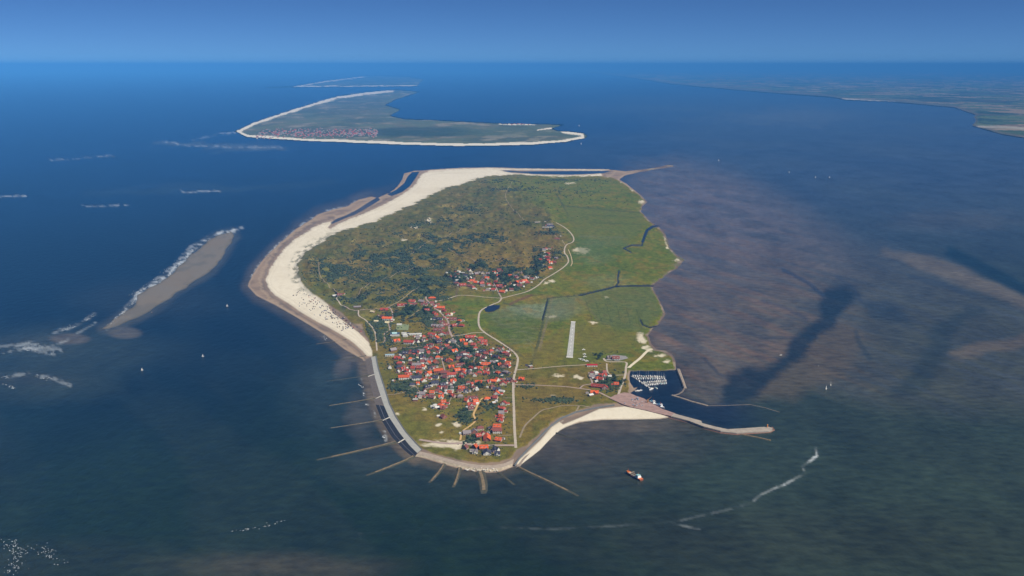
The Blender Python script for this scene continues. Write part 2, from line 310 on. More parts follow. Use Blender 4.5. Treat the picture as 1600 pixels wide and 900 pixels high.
def sea_mat():
    m = bpy.data.materials.new('sea_water'); nt, N, L, b = nodes_of(m)
    at = N.new('ShaderNodeAttribute'); at.attribute_name = 'cover'
    g = N.new('ShaderNodeNewGeometry')
    mp = N.new('ShaderNodeMapping'); mp.inputs['Scale'].default_value = (1.0, 0.55, 1.0); mp.inputs['Rotation'].default_value = (0, 0, 0.35)
    L.new(g.outputs['Position'], mp.inputs['Vector'])
    n1 = N.new('ShaderNodeTexNoise'); n1.inputs['Scale'].default_value = 0.045; n1.inputs['Detail'].default_value = 6; n1.inputs['Roughness'].default_value = 0.62
    L.new(mp.outputs[0], n1.inputs['Vector'])
    n2 = N.new('ShaderNodeTexNoise'); n2.inputs['Scale'].default_value = 0.006; n2.inputs['Detail'].default_value = 9; n2.inputs['Roughness'].default_value = 0.68
    L.new(mp.outputs[0], n2.inputs['Vector'])
    mr = N.new('ShaderNodeMapRange'); mr.inputs[1].default_value = 0.3; mr.inputs[2].default_value = 0.7; mr.inputs[3].default_value = 0.66; mr.inputs[4].default_value = 1.34
    L.new(n2.outputs[0], mr.inputs[0])
    n3 = N.new('ShaderNodeTexNoise'); n3.inputs['Scale'].default_value = 0.028; n3.inputs['Detail'].default_value = 4; n3.inputs['Roughness'].default_value = 0.6
    mp3 = N.new('ShaderNodeMapping'); mp3.inputs['Scale'].default_value = (1.0, 2.2, 1.0); mp3.inputs['Rotation'].default_value = (0, 0, -0.5)
    L.new(g.outputs['Position'], mp3.inputs['Vector']); L.new(mp3.outputs[0], n3.inputs['Vector'])
    mr3 = N.new('ShaderNodeMapRange'); mr3.inputs[1].default_value = 0.3; mr3.inputs[2].default_value = 0.7; mr3.inputs[3].default_value = 0.62; mr3.inputs[4].default_value = 1.38  # light and shade of wave crests painted as bands in the colour
    L.new(n3.outputs[0], mr3.inputs[0]); pr = N.new('ShaderNodeMath'); pr.operation = 'MULTIPLY'; L.new(mr.outputs[0], pr.inputs[0]); L.new(mr3.outputs[0], pr.inputs[1])
    mx = N.new('ShaderNodeMix'); mx.data_type = 'RGBA'; mx.blend_type = 'MULTIPLY'; mx.inputs[0].default_value = 1
    L.new(at.outputs['Color'], mx.inputs[6]); L.new(pr.outputs[0], mx.inputs[7]); L.new(mx.outputs[2], b.inputs['Base Color'])
    b.inputs['IOR'].default_value = 1.33; b.inputs['Specular IOR Level'].default_value = 0.28
    b.inputs['Roughness'].default_value = 0.30
    bp = N.new('ShaderNodeBump'); bp.inputs['Distance'].default_value = 1.6; bp.inputs['Strength'].default_value = 1.0
    L.new(n1.outputs[0], bp.inputs['Height']); L.new(bp.outputs[0], b.inputs['Normal'])
    return m
make_sea()

# ================================================================== ISLAND TERRAIN
VEG = [(807,273),(787,275),(758,277),(737,283),(717,291),(700,293),(680,303),(647,320),(613,335),(580,350),(553,357),(527,365),(513,373),(493,387),(477,400),(466,415),(466,432),(474,448),(490,462),(500,468),(513,477),(534,490),(552,507),
       (567,507),(569,518),(577,535),(581,548),(586,566),(598,596),(608,630),(620,654),(634,676),(646,688),(656,700),(676,709),(710,718),(750,724),(780,723),(800,716),(810,704),(826,695),(840,682),(860,662),(880,650),(900,643),(936,633),(960,630),(985,634),
       (1010,640),(1006,624),(993,619),(983,614),(981,600),(982,585),(984,580),(1055,578),(1053,568),(1046,557),(1036,551),(1022,549),(1014,540),(1009,525),(1016,514),(1028,503),(1036,491),(1033,480),(1026,468),(1018,452),(1018,446),(1024,439),(1040,428),(1054,418),(1062,407),(1054,399),
       (1043,386),(1036,367),(1028,357),(1014,347),(1000,331),(1001,322),(1008,316),(1000,306),(985,295),(974,287),(960,279),(940,275),(885,276),(840,276)]
DRY = [(574,557),(560,543),(548,533),(532,523),(515,513),(495,503),(470,488),(450,474),(430,462),(419,450),(416,437),(420,425),(430,408),(445,388),(465,372),(490,356),(505,349),(518,346),(512,356),(516,358),(528,350),(545,343),(562,337),(590,325),(615,312),(635,300),(650,288),(658,273),
       (672,266.6),(700,264.6),(760,262.5),(800,263.5),(873,264.6),(951,265),(940,266.5),(860,266),(800,265.5),(780,266),(800,271),(850,273.5),(900,274),(940,271.5),(940,275),(880,278),(800,280),(740,290),(650,328),(560,362),(500,395),(480,430),(520,490),(560,520),(600,560)]
DUNE = [(470,405),(520,370),(600,345),(680,306),(740,286),(800,279),(840,290),(868,330),(872,352),(890,380),(880,405),(845,432),(800,455),(720,462),(690,462),(640,458),(600,480),(575,500),(560,505),(520,478),(480,445)]
MEAD = [(760,284),(800,279),(900,278),(965,284),(1000,310),(1000,340),(1040,370),(1062,407),(1020,450),(1040,490),(1010,525),(1050,560),(1055,580),(985,580),(960,560),(900,568),(810,576),(806,560),(760,522),(722,530),(700,500),(690,470),(720,464),(785,466),(850,440),(890,408),(896,375),(865,345),(850,320)]
STEP = 1.2
gu = np.arange(376, 1090, STEP); gv = np.concatenate([np.arange(254, 330, 0.8), np.arange(330, 748, STEP)])
GU, GV = np.meshgrid(gu, gv)
GX, GY = P(GU, GV)
nA = fbm(GX / 60, GY / 60, 1, 5); nB = fbm(GX / 19, GY / 19, 2, 4); nC = fbm(GX / 260, GY / 260, 5, 4); nD = fbm(GX / 8, GY / 8, 8, 3)
WU = GU + (nA - .5) * 7 + (nB - .5) * 4; WV = GV + (nB - .5) * 3.2 + (nA - .5) * 2.4
near = sstep(300, 700, GV)
dO = sd_poly(OUT, GU + (nA - .5) * 3, GV + (nA - .5) * 1.2)
for L_ in LAG: dO = np.minimum(dO, -sd_poly(L_, GU, GV))
dV = sd_poly(VEG, WU, WV); dDry = sd_poly(DRY, GU + (nB - .5) * 4, GV + (nB - .5) * 2); dM = sd_poly(MEAD, WU, WV); dD = sd_poly(DUNE, WU, WV)
mV = sstep(-1.0, 1.2, dV); mD = sstep(-4, 12, dD); mM = sstep(-8, 8, dM); mDry = np.maximum(np.maximum(sstep(-1.2, 1.5, dDry), .9 * sstep(-1, 1, sd_poly([(806,724),(826,706),(845,688),(862,668),(874,660),(882,666),(864,682),(844,703),(826,717),(812,728)], GU, GV))), sstep(-1, 1, sd_poly([(868,676),(880,664),(905,654),(936,640),(975,636),(1010,641),(1044,652),(1030,654),(990,655),(940,655.5),(905,659),(884,667)], GU, GV)))
H = np.where(dO > 0, np.minimum(dO * 0.16, 0.9), np.maximum(dO * 0.22, -1.4))
H = H + mDry * 1.0 + mV * 1.2
ridge = 1 - np.abs(2 * fbm(GX / 75, GY / 110, 41, 4) - 1)
dune_h = 15 * np.clip(ridge - 0.55, 0, 1) / 0.45 * (0.35 + nC) + 3.0 * (nB - 0.4)
edge = mD * sstep(0, 10, dV)
H = H + edge * np.clip(dune_h, 0, None) * 0.8 + mV * (1 - mM) * (1 - edge) * (nA - .45) * 1.2 + mM * mV * (nC - .5) * 0.5
# the white foredune ridge behind the beach
fore = (1 - sstep(0, 9, np.abs(dV - 3))) * sstep(520, 470, GV) * sstep(880, 780, GU)
H = H + fore * (2.0 + 5.0 * nA)
band = sd_poly([(566,563),(570,578),(573,592),(578,610),(584,632),(594,657),(609,682),(627,701),(644,716),(652,709),(640,696),(624,676),(608,652),(600,634),(592,610),(586,590),(583,575),(580,562)], GU, GV, 20)
H = np.where(band > 0, np.minimum(H, 0.05 - .1 * np.minimum(band, 5)), H)
# cover colours
SAND = (0.66, 0.605, 0.48); WET = (0.26, 0.19, 0.135); WETD = (0.15, 0.115, 0.09)
cv = np.zeros(GU.shape + (4,)); cv[..., :3] = WET
paint(cv, sstep(0.45, 0.65, nA) * 0.6, WETD); paint(cv, sstep(5, 0, dO) * 0.7 * sstep(0, 1.5, dO), (0.36, 0.27, 0.19)); paint(cv, sstep(0.6, -1, dO), (0.10, 0.095, 0.09))
mudside = sstep(985, 1010, GU)
paint(cv, mudside * 0.9, (0.13, 0.095, 0.075)); paint(cv, mudside * sstep(0.5, 0.7, nA) * 0.6, (0.3, 0.25, 0.17))
paint(cv, mDry, SAND); paint(cv, mDry * sstep(0.5, 0.75, nC) * 0.35, (0.55, 0.49, 0.37)); paint(cv, mDry * sstep(0.58, 0.8, nB) * .3, (0.72, 0.67, 0.55))
GRASS = (0.135, 0.118, 0.040); OLV = (0.088, 0.086, 0.050); BRN = (0.150, 0.105, 0.055); GRN = (0.075, 0.105, 0.028); MARSH = (0.135, 0.165, 0.27); DGR = (0.032, 0.052, 0.022)
paint(cv, mV, GRASS, 1.0)
paint(cv, mV * sstep(0.42, 0.62, nC) * 0.6, BRN); paint(cv, mV * sstep(0.5, 0.66, nA) * 0.55, (0.085, 0.092, 0.03))
paint(cv, mV * mD, OLV); paint(cv, mV * mD * sstep(0.45, 0.65, nA) * 0.7, (0.125, 0.10, 0.055))
nG = fbm(GX / 150, GY / 240, 78, 4)
paint(cv, mV * mD * sstep(0.50, 0.62, nG) * 0.75, (0.135, 0.100, 0.066)); paint(cv, mV * mD * sstep(0.48, 0.38, nG) * 0.6, (0.056, 0.068, 0.034)); paint(cv, mV * mD * sstep(0.60, 0.68, fbm(GX / 34, GY / 60, 79, 4)) * sstep(.45, .6, nG) * .7, (0.27, 0.225, 0.15))
paint(cv, mV * mM, GRN); paint(cv, mV * mM * sstep(0.42, 0.62, nC) * 0.75, (0.115, 0.12, 0.03)); paint(cv, mV * mM * sstep(0.5, 0.68, fbm(GX / 140, GY / 420, 91, 4)) * 0.55, (0.05, 0.085, 0.022))
for (cx, cy, rx, ry, st, col) in [
    (775,395,75,32,.75,BRN),(800,420,60,18,.6,(0.16,0.105,0.055)),(700,415,60,14,.4,BRN),(850,380,28,20,.5,(0.14,0.09,0.05)),(600,370,80,12,.35,(0.11,0.10,0.05)),(505,440,22,26,.5,(0.115,0.125,0.035)),(530,478,26,16,.6,(0.115,0.125,0.035)),
    (832,466,34,6,.85,(0.165,0.12,0.065)),(832,488,50,12,.85,MARSH),(878,484,36,12,.7,MARSH),(795,493,34,8,.5,MARSH),(950,440,40,12,.35,MARSH),(925,395,22,16,.35,MARSH),(890,470,30,5,.5,MARSH),(985,478,42,22,.75,(0.075,0.10,0.055)),(940,380,34,6,.5,MARSH),(930,405,28,10,.4,MARSH),(965,505,30,16,.55,(0.07,0.095,0.05)),
    (905,490,20,50,.35,(0.15,0.125,0.035)),(860,560,40,14,.6,(0.135,0.115,0.035)),(930,530,30,20,.45,(0.15,0.12,0.035)),(840,545,30,40,.35,(0.14,0.115,0.035)),(735,470,26,4,.5,(0.17,0.14,0.06)),(660,505,26,16,.55,(0.14,0.11,0.045)),(725,475,40,7,.5,(0.075,0.115,0.025)),(740,500,18,18,.5,(0.075,0.12,0.028)),
    (870,615,50,16,.5,(0.14,0.105,0.04)),(840,660,30,30,.45,(0.15,0.10,0.045)),(660,655,40,26,.5,(0.135,0.115,0.035)),(690,660,26,16,.45,(0.17,0.125,0.07)),(615,620,16,30,.5,(0.14,0.105,0.035)),(600,590,14,30,.4,(0.12,0.10,0.03)),(770,715,28,7,.5,(0.12,0.11,0.035)),(760,650,24,20,.4,(0.14,0.10,0.045)),
    (900,290,90,8,.5,(0.11,0.125,0.04)),(920,320,90,14,.55,(0.095,0.12,0.03)),(840,310,60,20,.4,(0.085,0.10,0.032)),(1010,410,40,26,.6,(0.095,0.115,0.03)),(1020,375,18,18,.6,(0.09,0.115,0.032)),(960,470,60,40,.2,(0.14,0.12,0.04)),(930,415,50,20,.5,(0.055,0.095,0.022)),(905,395,16,40,.4,(0.05,0.09,0.022)),(1010,565,40,12,.6,(0.12,0.125,0.03)),(1015,555,26,8,.5,(0.075,0.07,0.05)),
    (740,345,90,16,.35,(0.105,0.09,0.05)),(640,330,60,8,.3,(0.11,0.10,0.055))]:
    paint(cv, mV * st * ell(WU, WV, cx, cy, rx, ry, 0.9), col)
for (cx, cy, rx, ry, st) in [(700,565,95,45,.75),(700,615,70,22,.5),(690,495,32,36,.6),(762,585,46,50,.6),(765,438,70,18,.5),(752,688,40,22,.5),(783,645,14,34,.5),(935,598,30,16,.5),(620,490,26,20,.3),(860,400,20,22,.3)]:
    paint(cv, mV * st * ell(WU, WV, cx, cy, rx, ry, 0.9) * sstep(.40, .58, nB), (0.165, 0.105, 0.075))
    paint(cv, mV * st * .7 * ell(WU, WV, cx, cy, rx, ry, 0.9) * sstep(.55, .68, nD), (0.055, 0.065, 0.026))
nE = fbm(GX / 26, GY / 44, 301, 4); nF = fbm(GX / 9, GY / 16, 302, 3)
paint(cv, mV * mD * sstep(.46, .62, nE) * .45, (0.145, 0.108, 0.066)); paint(cv, mV * mD * sstep(.54, .40, nE) * .35, (0.075, 0.082, 0.034))
paint(cv, mV * (1 - mD) * sstep(.50, .66, nE) * .45, (0.155, 0.105, 0.045)); paint(cv, mV * (1 - mD) * sstep(.48, .36, nE) * .40, (0.070, 0.085, 0.024))
cv[..., :3] *= (1 + (cv[..., 3] * ((nF - .5) * .55 + (nD - .5) * .35)))[..., None]
cv[..., :3] *= 1 + (mV * mM)[..., None] * np.array([.10, .08, .0])
veg = np.array([1.05, 1.05, 0.42]); cv[..., :3] = np.where((cv[..., 3:] > .5), cv[..., :3] * veg, cv[..., :3])
# sandy blow-outs and bare patches
for (cx, cy, rx, ry) in [(907,391,11,4),(860,440,5,2),(853,443,4,3),(669,346,5,2.5),(648,359,5,2),(632,377,4,1.6),(891,287,7,1.2),(1000,527,6,5),(1004,534,5,3),(997,531,4,3),(1008,543,6,3),(1015,548,8,2.5),(1030,556,9,2),(1042,566,6,2.5),(948,466,3,1),(962,276,20,1.6),(975,284,5,2),(990,297,4,2.4),(1004,316,5,3),(1040,372,2.2,9),(1043,385,2,5),(1060,407,5,2.5),(1010,320,3,3),(926,505,6,2),(862,496,8,2),
                         (714,665,6,3),(684,665,5,2),(690,676,4,1.5),(660,640,4,1.6),(870,588,9,1.6),(620,648,3,1.6),(864,619,5,2),(900,590,6,2),(908,592,5,1.5),(690,694,38,4.5),(712,698,9,5),(735,694,20,3)]:
    paint(cv, mV * 0.9 * ell(GU + (nB - .5) * 5 * rx ** .5 + (nA - .5) * rx * 1.6, GV + (nD - .5) * 3 * ry ** .5 + (nA - .5) * ry * 1.8, cx, cy, rx, ry, 0.8), (0.60, 0.54, 0.41), 0.2)
# foredune: white sand streaks with marram tufts
paint(cv, sstep(0.3, 0.8, fore) * sstep(0.44, 0.56, nB) * 0.8 * sstep(-4, 4, dV), (0.10, 0.105, 0.045), 1.0)
tuft = (1 - sstep(3, 12, np.abs(dV + 5))) * sstep(470, 440, GV) * sstep(350, 385, GV) * sstep(0.50, 0.60, fbm(GX / 14, GY / 40, 66, 3))
paint(cv, tuft * 0.8, (0.12, 0.12, 0.06))
# tracks and drains are cut or trodden into the meadow
for pts, w, col in [([(857,468),(853,485),(847,510),(840,540),(830,572)], 1.5, (0.05,0.06,0.03)),([(862,468),(858,488),(851,515),(843,548)], 1.3, (0.17,0.14,0.08)),([(905,462),(930,456),(962,448),(1021,447)], 1.1, (0.05,0.06,0.045)),
                    ([(855,467),(905,462)], .9, (0.05,0.055,0.03)),([(870,305),(880,322),(888,338)], .9, (0.055,0.065,0.03)),([(880,322),(930,327),(1000,333)], .8, (0.05,0.06,0.03)),([(787,474),(800,478),(812,480)], .9, (0.07,0.075,0.03)),([(830,462),(815,468),(797,476)], 1.2, (0.12,0.06,0.035)),
                    ([(712,465),(716,450)], 1.2, (0.11,0.08,0.045)),([(900,462),(915,478),(935,500)], 1.2, (0.14,0.125,0.04)),([(905,370),(980,372)], .8, (0.12,0.14,0.08)),([(700,600),(745,602)], 1., (0.15,0.13,0.08)),([(768,500),(800,514),(830,522)], 1., (0.12,0.13,0.06)),([(775,510),(820,508)], .8, (0.12,0.13,0.06)),([(798,540),(830,530)], .8, (0.12,0.13,0.06)),([(782,535),(800,545),(818,560)], 1.2, (0.10,0.09,0.03))]:
    paint(cv, mV * 0.75 * (1 - sstep(0.6, 1.4, d_line(pts, GU + (nB - .5) * 2, GV + (nB - .5), 10) / w)), col)
# parcels of the meadow and their shallow drains
for poly, st, col in [([(906,463),(962,450),(1017,449),(1034,489),(1002,520),(938,508)], .62, (0.088, 0.110, 0.036)), ([(858,470),(902,464),(892,500),(850,506)], .62, (0.105, 0.125, 0.055)), ([(815,560),(842,545),(882,508),(880,560),(812,574)], .62, (0.135, 0.112, 0.018)), ([(900,505),(936,512),(1000,524),(985,552),(900,560)], .62, (0.120, 0.115, 0.020)),
                      ([(755,490),(800,486),(848,500),(838,535),(800,540),(765,515)], .62, (0.070, 0.100, 0.018)), ([(898,372),(985,374),(975,396),(905,400)], .62, (0.068, 0.105, 0.020)), ([(880,322),(1000,333),(1010,350),(985,372),(900,370),(888,345)], .62, (0.105, 0.120, 0.022)), ([(812,604),(900,608),(925,616),(905,632),(850,638),(815,660)], .62, (0.145, 0.105, 0.022))]:
    paint(cv, mV * st * sstep(-2, 2, sd_poly(poly, GU + (nB - .5) * 4, GV + (nB - .5) * 3, 12)), col)
for k in range(9):
    paint(cv, mV * .5 * (1 - sstep(.4, 1.2, d_line([(768 + k * 5, 498 + k * 5.5), (800 + k * 4, 493 + k * 6.5), (845 - k * 1.5, 489 + k * 8.5)], GU + (nB - .5) * 2, GV + (nA - .5) * 3, 6) / .7)) * sstep(.38, .55, nE), (0.15, 0.16, 0.075))
for k in range(6):
    paint(cv, mV * .4 * (1 - sstep(.4, 1.2, d_line([(915 + k * 16, 470 + k * 3), (925 + k * 15, 500 + k * 2)], GU + (nB - .5) * 3, GV, 6) / .7)), (0.055, 0.07, 0.018))
for k in range(5):
    paint(cv, mV * .4 * (1 - sstep(.4, 1.2, d_line([(905 + k * 4, 300 + k * 12), (985 + k * 4, 304 + k * 12)], GU, GV + (nA - .5) * 4, 6) / .6)), (0.055, 0.07, 0.02))
# tide lines and wrack on the beach
paint(cv, mDry * (1 - mV) * .30 * (1 - sstep(.3, 1.0, np.abs(dDry - 2.2 + (nA - .5) * 2) / .9)), (0.38, 0.32, 0.22)); paint(cv, mDry * (1 - mV) * .22 * (1 - sstep(.3, 1.0, np.abs(dDry - 6.5 + (nA - .5) * 4) / 1.1)), (0.42, 0.36, 0.26)); paint(cv, mDry * (1 - mV) * .35 * sstep(.55, .7, fbm(GX / 11, GY / 18, 401, 3)), (0.55, 0.49, 0.37))
paint(cv, (1 - mDry) * (1 - mV) * (1 - mudside) * .5 * (1 - sstep(.4, 1.2, np.abs(dDry + 5 + (nA - .5) * 5) / 1.6)), (0.12, 0.10, 0.085)); paint(cv, (1 - mDry) * (1 - mV) * (1 - mudside) * .45 * (1 - sstep(.4, 1.2, np.abs(dDry + 10 + (nB - .5) * 5) / 2)), (0.36, 0.28, 0.19))
# pond and marsh creeks are hollows that hold water
POND = [(758,483),(763,479.5),(772,477.8),(780,478.5),(779,482),(772,486),(764,487.5),(759,486.5)]
CREEK = [([(1022,447),(990,446.6),(975,447.6),(962,448),(948,452),(935,455),(915,460),(905,462)], .75), ([(962,448),(966,442),(965,436),(967,424)], .8), ([(1030,352.5),(1020,354),(1011,360),(1008,367),(1004,378)], 1.6), ([(1004,378),(1003,384),(988,383),(974,388),(985,394)], .5), ([(855,470),(851,486),(847,500)], .5), ([(1000,500),(1004,508),(1014,512),(1026,510)], .5)]
pond_d = sd_poly(POND, GU, GV, 12)
WAT = sstep(-1.5, 1.0, pond_d)
for pts, w in CREEK: WAT = np.maximum(WAT, 1 - sstep(0.5, 1.35, d_line(pts, GU, GV, 12) / w))
WAT *= (dO > 0)
H = H * (1 - 0.0 * WAT) - 2.6 * WAT * (H > 0.2)
paint(cv, WAT * 0.9, (0.035, 0.035, 0.025), 0.2)
land = grid_mesh('island_ground', GX, GY, H, cv, ground_mat('island_cover', 0.05, 0.35, 0.42, 0.9), keep=(H > -1.25))
tag(land, kind='structure')

IV = np.interp  # shorthand
def hgt(px, py):
    c = np.clip((px - gu[0]) / STEP, 0, len(gu) - 1.001); r = np.clip(np.interp(py, gv, np.arange(len(gv))), 0, len(gv) - 1.001)
    i, j = int(r), int(c); a, b = r - i, c - j
    return float((H[i, j] * (1 - b) + H[i, j + 1] * b) * (1 - a) + (H[i + 1, j] * (1 - b) + H[i + 1, j + 1] * b) * a)
def hxy(x, y):
    px, py = unP(x, y); return hgt(float(px), float(py))
def at(px, py):
    """point of the ground seen at photograph position"""
    h = max(hgt(px, py), 0.0)
    for _ in range(3):
        x, y = P(px, py, h); h = max(hxy(float(x), float(y)), 0.0)
    return Vector((float(x), float(y), h))
# still water in the pond and the creeks
pw = mat('pond_water', (0.014, 0.016, 0.020), 0.3, 0.1, 0.05, 0, 0.4)
xs = [PV(*p) for p in POND]; cxy = sum(xs, Vector()) / len(xs)
po = from_py('pond', [(cxy + (v - cxy) * 1.12) + Vector((0, 0, hgt(769, 470) - 0.45)) for v in xs], [list(range(len(xs)))], pw); tag(po, kind='structure')
for pts, w in CREEK:
    V_, F_ = [], []
    for k, p in enumerate(pts):
        a = PV(*pts[max(k - 1, 0)]); b_ = PV(*pts[min(k + 1, len(pts) - 1)]); t = (b_ - a).normalized(); n = Vector((-t.y, t.x, 0))
        c = PV(*p); zz = 0.9 if k else 0.3
        ww = w * mpp(*p) * (1 + abs(n.y) * 3.0) * 1.0
        V_ += [c + n * ww + Vector((0, 0, zz)), c - n * ww + Vector((0, 0, zz))]
    F_ = [(2 * k, 2 * k + 1, 2 * k + 3, 2 * k + 2) for k in range(len(pts) - 1)]
    tag(from_py('tidal_creek', V_, F_, pw), kind='structure')

# ------------------------------------------------------------------ sandbar in the open sea
bu = np.arange(140, 378, 1.6); bv = np.arange(352, 526, 1.6)
BU, BV = np.meshgrid(bu, bv); BX, BY = P(BU, BV)
bn = fbm(BX / 70, BY / 70, 13, 4)
dB = sd_poly(BAR, BU + (bn - .5) * 5, BV + (bn - .5) * 4)
BH = np.clip(dB * 0.07, -0.6, 0.5)
bc = np.zeros(BU.shape + (4,)); bc[..., :3] = (0.155, 0.138, 0.115)
paint(bc, sstep(0.45, 0.65, fbm(BX / 160, BY / 160, 19, 3)) * 0.5, (0.165, 0.135, 0.10)); paint(bc, sstep(6, 0, dB) * sstep(215, 330, BU * .5 + BV * .5 - 60 + 0 * BU) * .0, (0.2, 0.16, 0.11)); paint(bc, sstep(.5, .7, fbm(BX / 40, BY / 90, 23, 4)) * .5, (0.095, 0.095, 0.085)); paint(bc, sstep(3.0, .5, dB) * .6, (0.085, 0.08, 0.065))
tag(grid_mesh('sandbar', BX, BY, BH, bc, ground_mat('wet_sand', 0.03, 0.2, 0.1, 0.1, 0.5), keep=(BH > -0.5)), kind='structure')

# ------------------------------------------------------------------ the islands beyond and the mainland coast
def far_land(name, outline, zones, step_u, step_v, base, mname, beach=None, lift=2.0):
    us_ = np.arange(min(p[0] for p in outline) - 4, max(p[0] for p in outline) + 4, step_u)
    vs_ = np.arange(min(p[1] for p in outline) - 1.5, max(p[1] for p in outline) + 3, step_v)
    U, V = np.meshgrid(us_, vs_); X, Y = P(U, V)
    n = fbm(X / 220, Y / 420, 51, 5); n2 = fbm(X / 700, Y / 1300, 52, 4)
    d = sd_poly(outline, U + (n - .5) * 5, V + (n - .5) * 1.2, 30)
    Z = np.clip(d * 1.6, -2.0, lift) + sstep(2, 6, d) * (n - .3) * 9
    c = np.zeros(U.shape + (4,)); c[..., :3] = base; c[..., 3] = 1
    paint(c, sstep(.45, .6, n) * .7, (0.135, 0.115, 0.06)); paint(c, sstep(.45, .6, n2) * .6, (0.050, 0.065, 0.028)); paint(c, sstep(.6, .7, n) * .5, (0.30, 0.27, 0.19))
    for (cx, cy, rx, ry, st, col) in zones: paint(c, st * ell(U + (n - .5) * 16, V + (n - .5) * 4, cx, cy, rx, ry, .7), col)
    if beach:
        for pts, w in beach: paint(c, 1 - sstep(.7, 1.3, d_line(pts, U + (n - .5) * 6, V + (n - .5) * 2.2, 20) / (w * (.6 + .9 * n2))), (0.66, 0.61, 0.49), 0)
    return tag(grid_mesh(name, X, Y, Z, c, ground_mat(mname, 0.006, 0.03, .3, 2.0), keep=(Z > -1.6)), kind='structure'), (U, V, Z)
LANG = [(367,205),(385,214.5),(471,220),(602,225.5),(715,228.5),(827,227),(884,222),(912,216.5),(918,213),(912,208),(893,205.5),(872,204.5),(862,201),(880,195),(845,193.5),(790,193),(734,190.5),(677,187.5),(632,186),(610,181),(625,171),(602,164),(617,156),(640,149),(655,143.5),(617,140),(572,144),(527,150),(490,161),(445,175),(396,192)]
far_land('neighbouring_island_ground', LANG, [(660,207,95,8,.85,(0.028,0.045,0.02)),(495,207,100,7,.5,(0.07,0.07,0.045)),(800,207,90,8,.5,(0.085,0.11,0.04)),(640,180,60,12,.4,(0.06,0.09,0.05)),(560,170,60,16,.3,(0.09,0.09,0.05))], 1.6, 0.7, (0.10, 0.115, 0.05), 'far_cover',
         [([(372,206),(386,213),(471,218.5),(602,223.5),(715,226.5),(827,225),(884,220.5),(910,214.5),(908,209.5),(880,206)], 1.5), ([(374,206),(396,194),(445,177),(490,163),(527,152.5),(572,146),(612,141.3)], 1.7), ([(780,193.6),(835,194.2)], .8), ([(840,204),(862,201)], .7)])
SPIK = [(460,134.5),(509,126),(569,118.5),(600,118),(640,120),(662,124),(655,131),(652,134.8),(600,135.5),(540,136),(480,136.2),(418,137.6),(416,136.6)]
far_land('distant_island_ground', SPIK, [(580,127,60,6,.5,(0.05,0.07,0.03))], 2.0, 0.5, (0.065, 0.08, 0.035), 'distant_cover', [([(463,133.5),(509,126.2),(568,119)], 1.2), ([(417,137),(480,135.6),(600,134.8),(651,134.2)], .55)], 1.5)
MAIN = [(905,112.5),(975,120),(1050,131.5),(1110,137),(1200,145),(1300,152),(1320,156),(1395,159.5),(1490,168),(1525,180),(1520,197),(1565,210),(1640,222),(1800,260),(2100,330),(2600,420),(2900,420),(2900,108.2),(905,108.2)]
def mainland():
    us_ = np.concatenate([np.arange(895, 1660, 2.2), np.arange(1670, 2890, 30)]); vs_ = np.concatenate([np.arange(108.2, 232, 0.6), np.arange(233, 425, 6)])
    U, V = np.meshgrid(us_, vs_); X, Y = P(U, V)
    n = fbm(X / 700, Y / 1500, 61, 4)
    d = sd_poly(MAIN, U + (n - .5) * 10, V + (n - .5) * 2, 40)
    Z = np.clip(d * 2.0, -2, 2.5) + sstep(3, 10, d) * fbm(X / 5000, Y / 5000, 63, 3) * 14
    # patchwork of fields, each cell its own crop
    a = 0.5; fx = (X * math.cos(a) + Y * math.sin(a)) / 520; fy = (-X * math.sin(a) + Y * math.cos(a)) / 900
    fx = fx + fbm(X / 2600, Y / 2600, 64, 3) * 5; fy = fy + fbm(X / 3100, Y / 3100, 65, 3) * 5
    k = _hash(np.floor(fx), np.floor(fy), 3)
    pal = np.array([(0.07,0.11,0.04),(0.09,0.115,0.045),(0.21,0.16,0.09),(0.055,0.085,0.035),(0.24,0.19,0.11),(0.08,0.10,0.045),(0.12,0.115,0.06),(0.06,0.085,0.035),(0.17,0.125,0.075)])
    c = np.zeros(U.shape + (4,)); c[..., :3] = pal[(k * 8.99).astype(int)]; c[..., 3] = 1
    hedge = np.maximum(sstep(.88, .95, fx - np.floor(fx)), sstep(.93, .98, fy - np.floor(fy)))
    paint(c, hedge * .8, (0.025, 0.04, 0.018)); paint(c, sstep(.56, .66, fbm(X / 900, Y / 1800, 67, 4)) * .75, (0.022, 0.038, 0.017))
    paint(c, sstep(5, 1, d) * .8, (0.10, 0.085, 0.06))
    paint(c, (1 - sstep(.6, 1.4, d_line([(1318,155),(1350,157),(1398,160)], U, V, 10) / .9)), (0.40, 0.37, 0.3)); paint(c, 1 - sstep(.6, 1.4, d_line([(1528,198),(1570,200),(1640,206)], U, V, 10) / 1.0), (0.30, 0.28, 0.22))
    return tag(grid_mesh('mainland_ground', X, Y, Z, c, ground_mat('farmland', 0.004, 0.02, .25, 2.0), keep=(Z > -1.6)), kind='structure')
mainland()

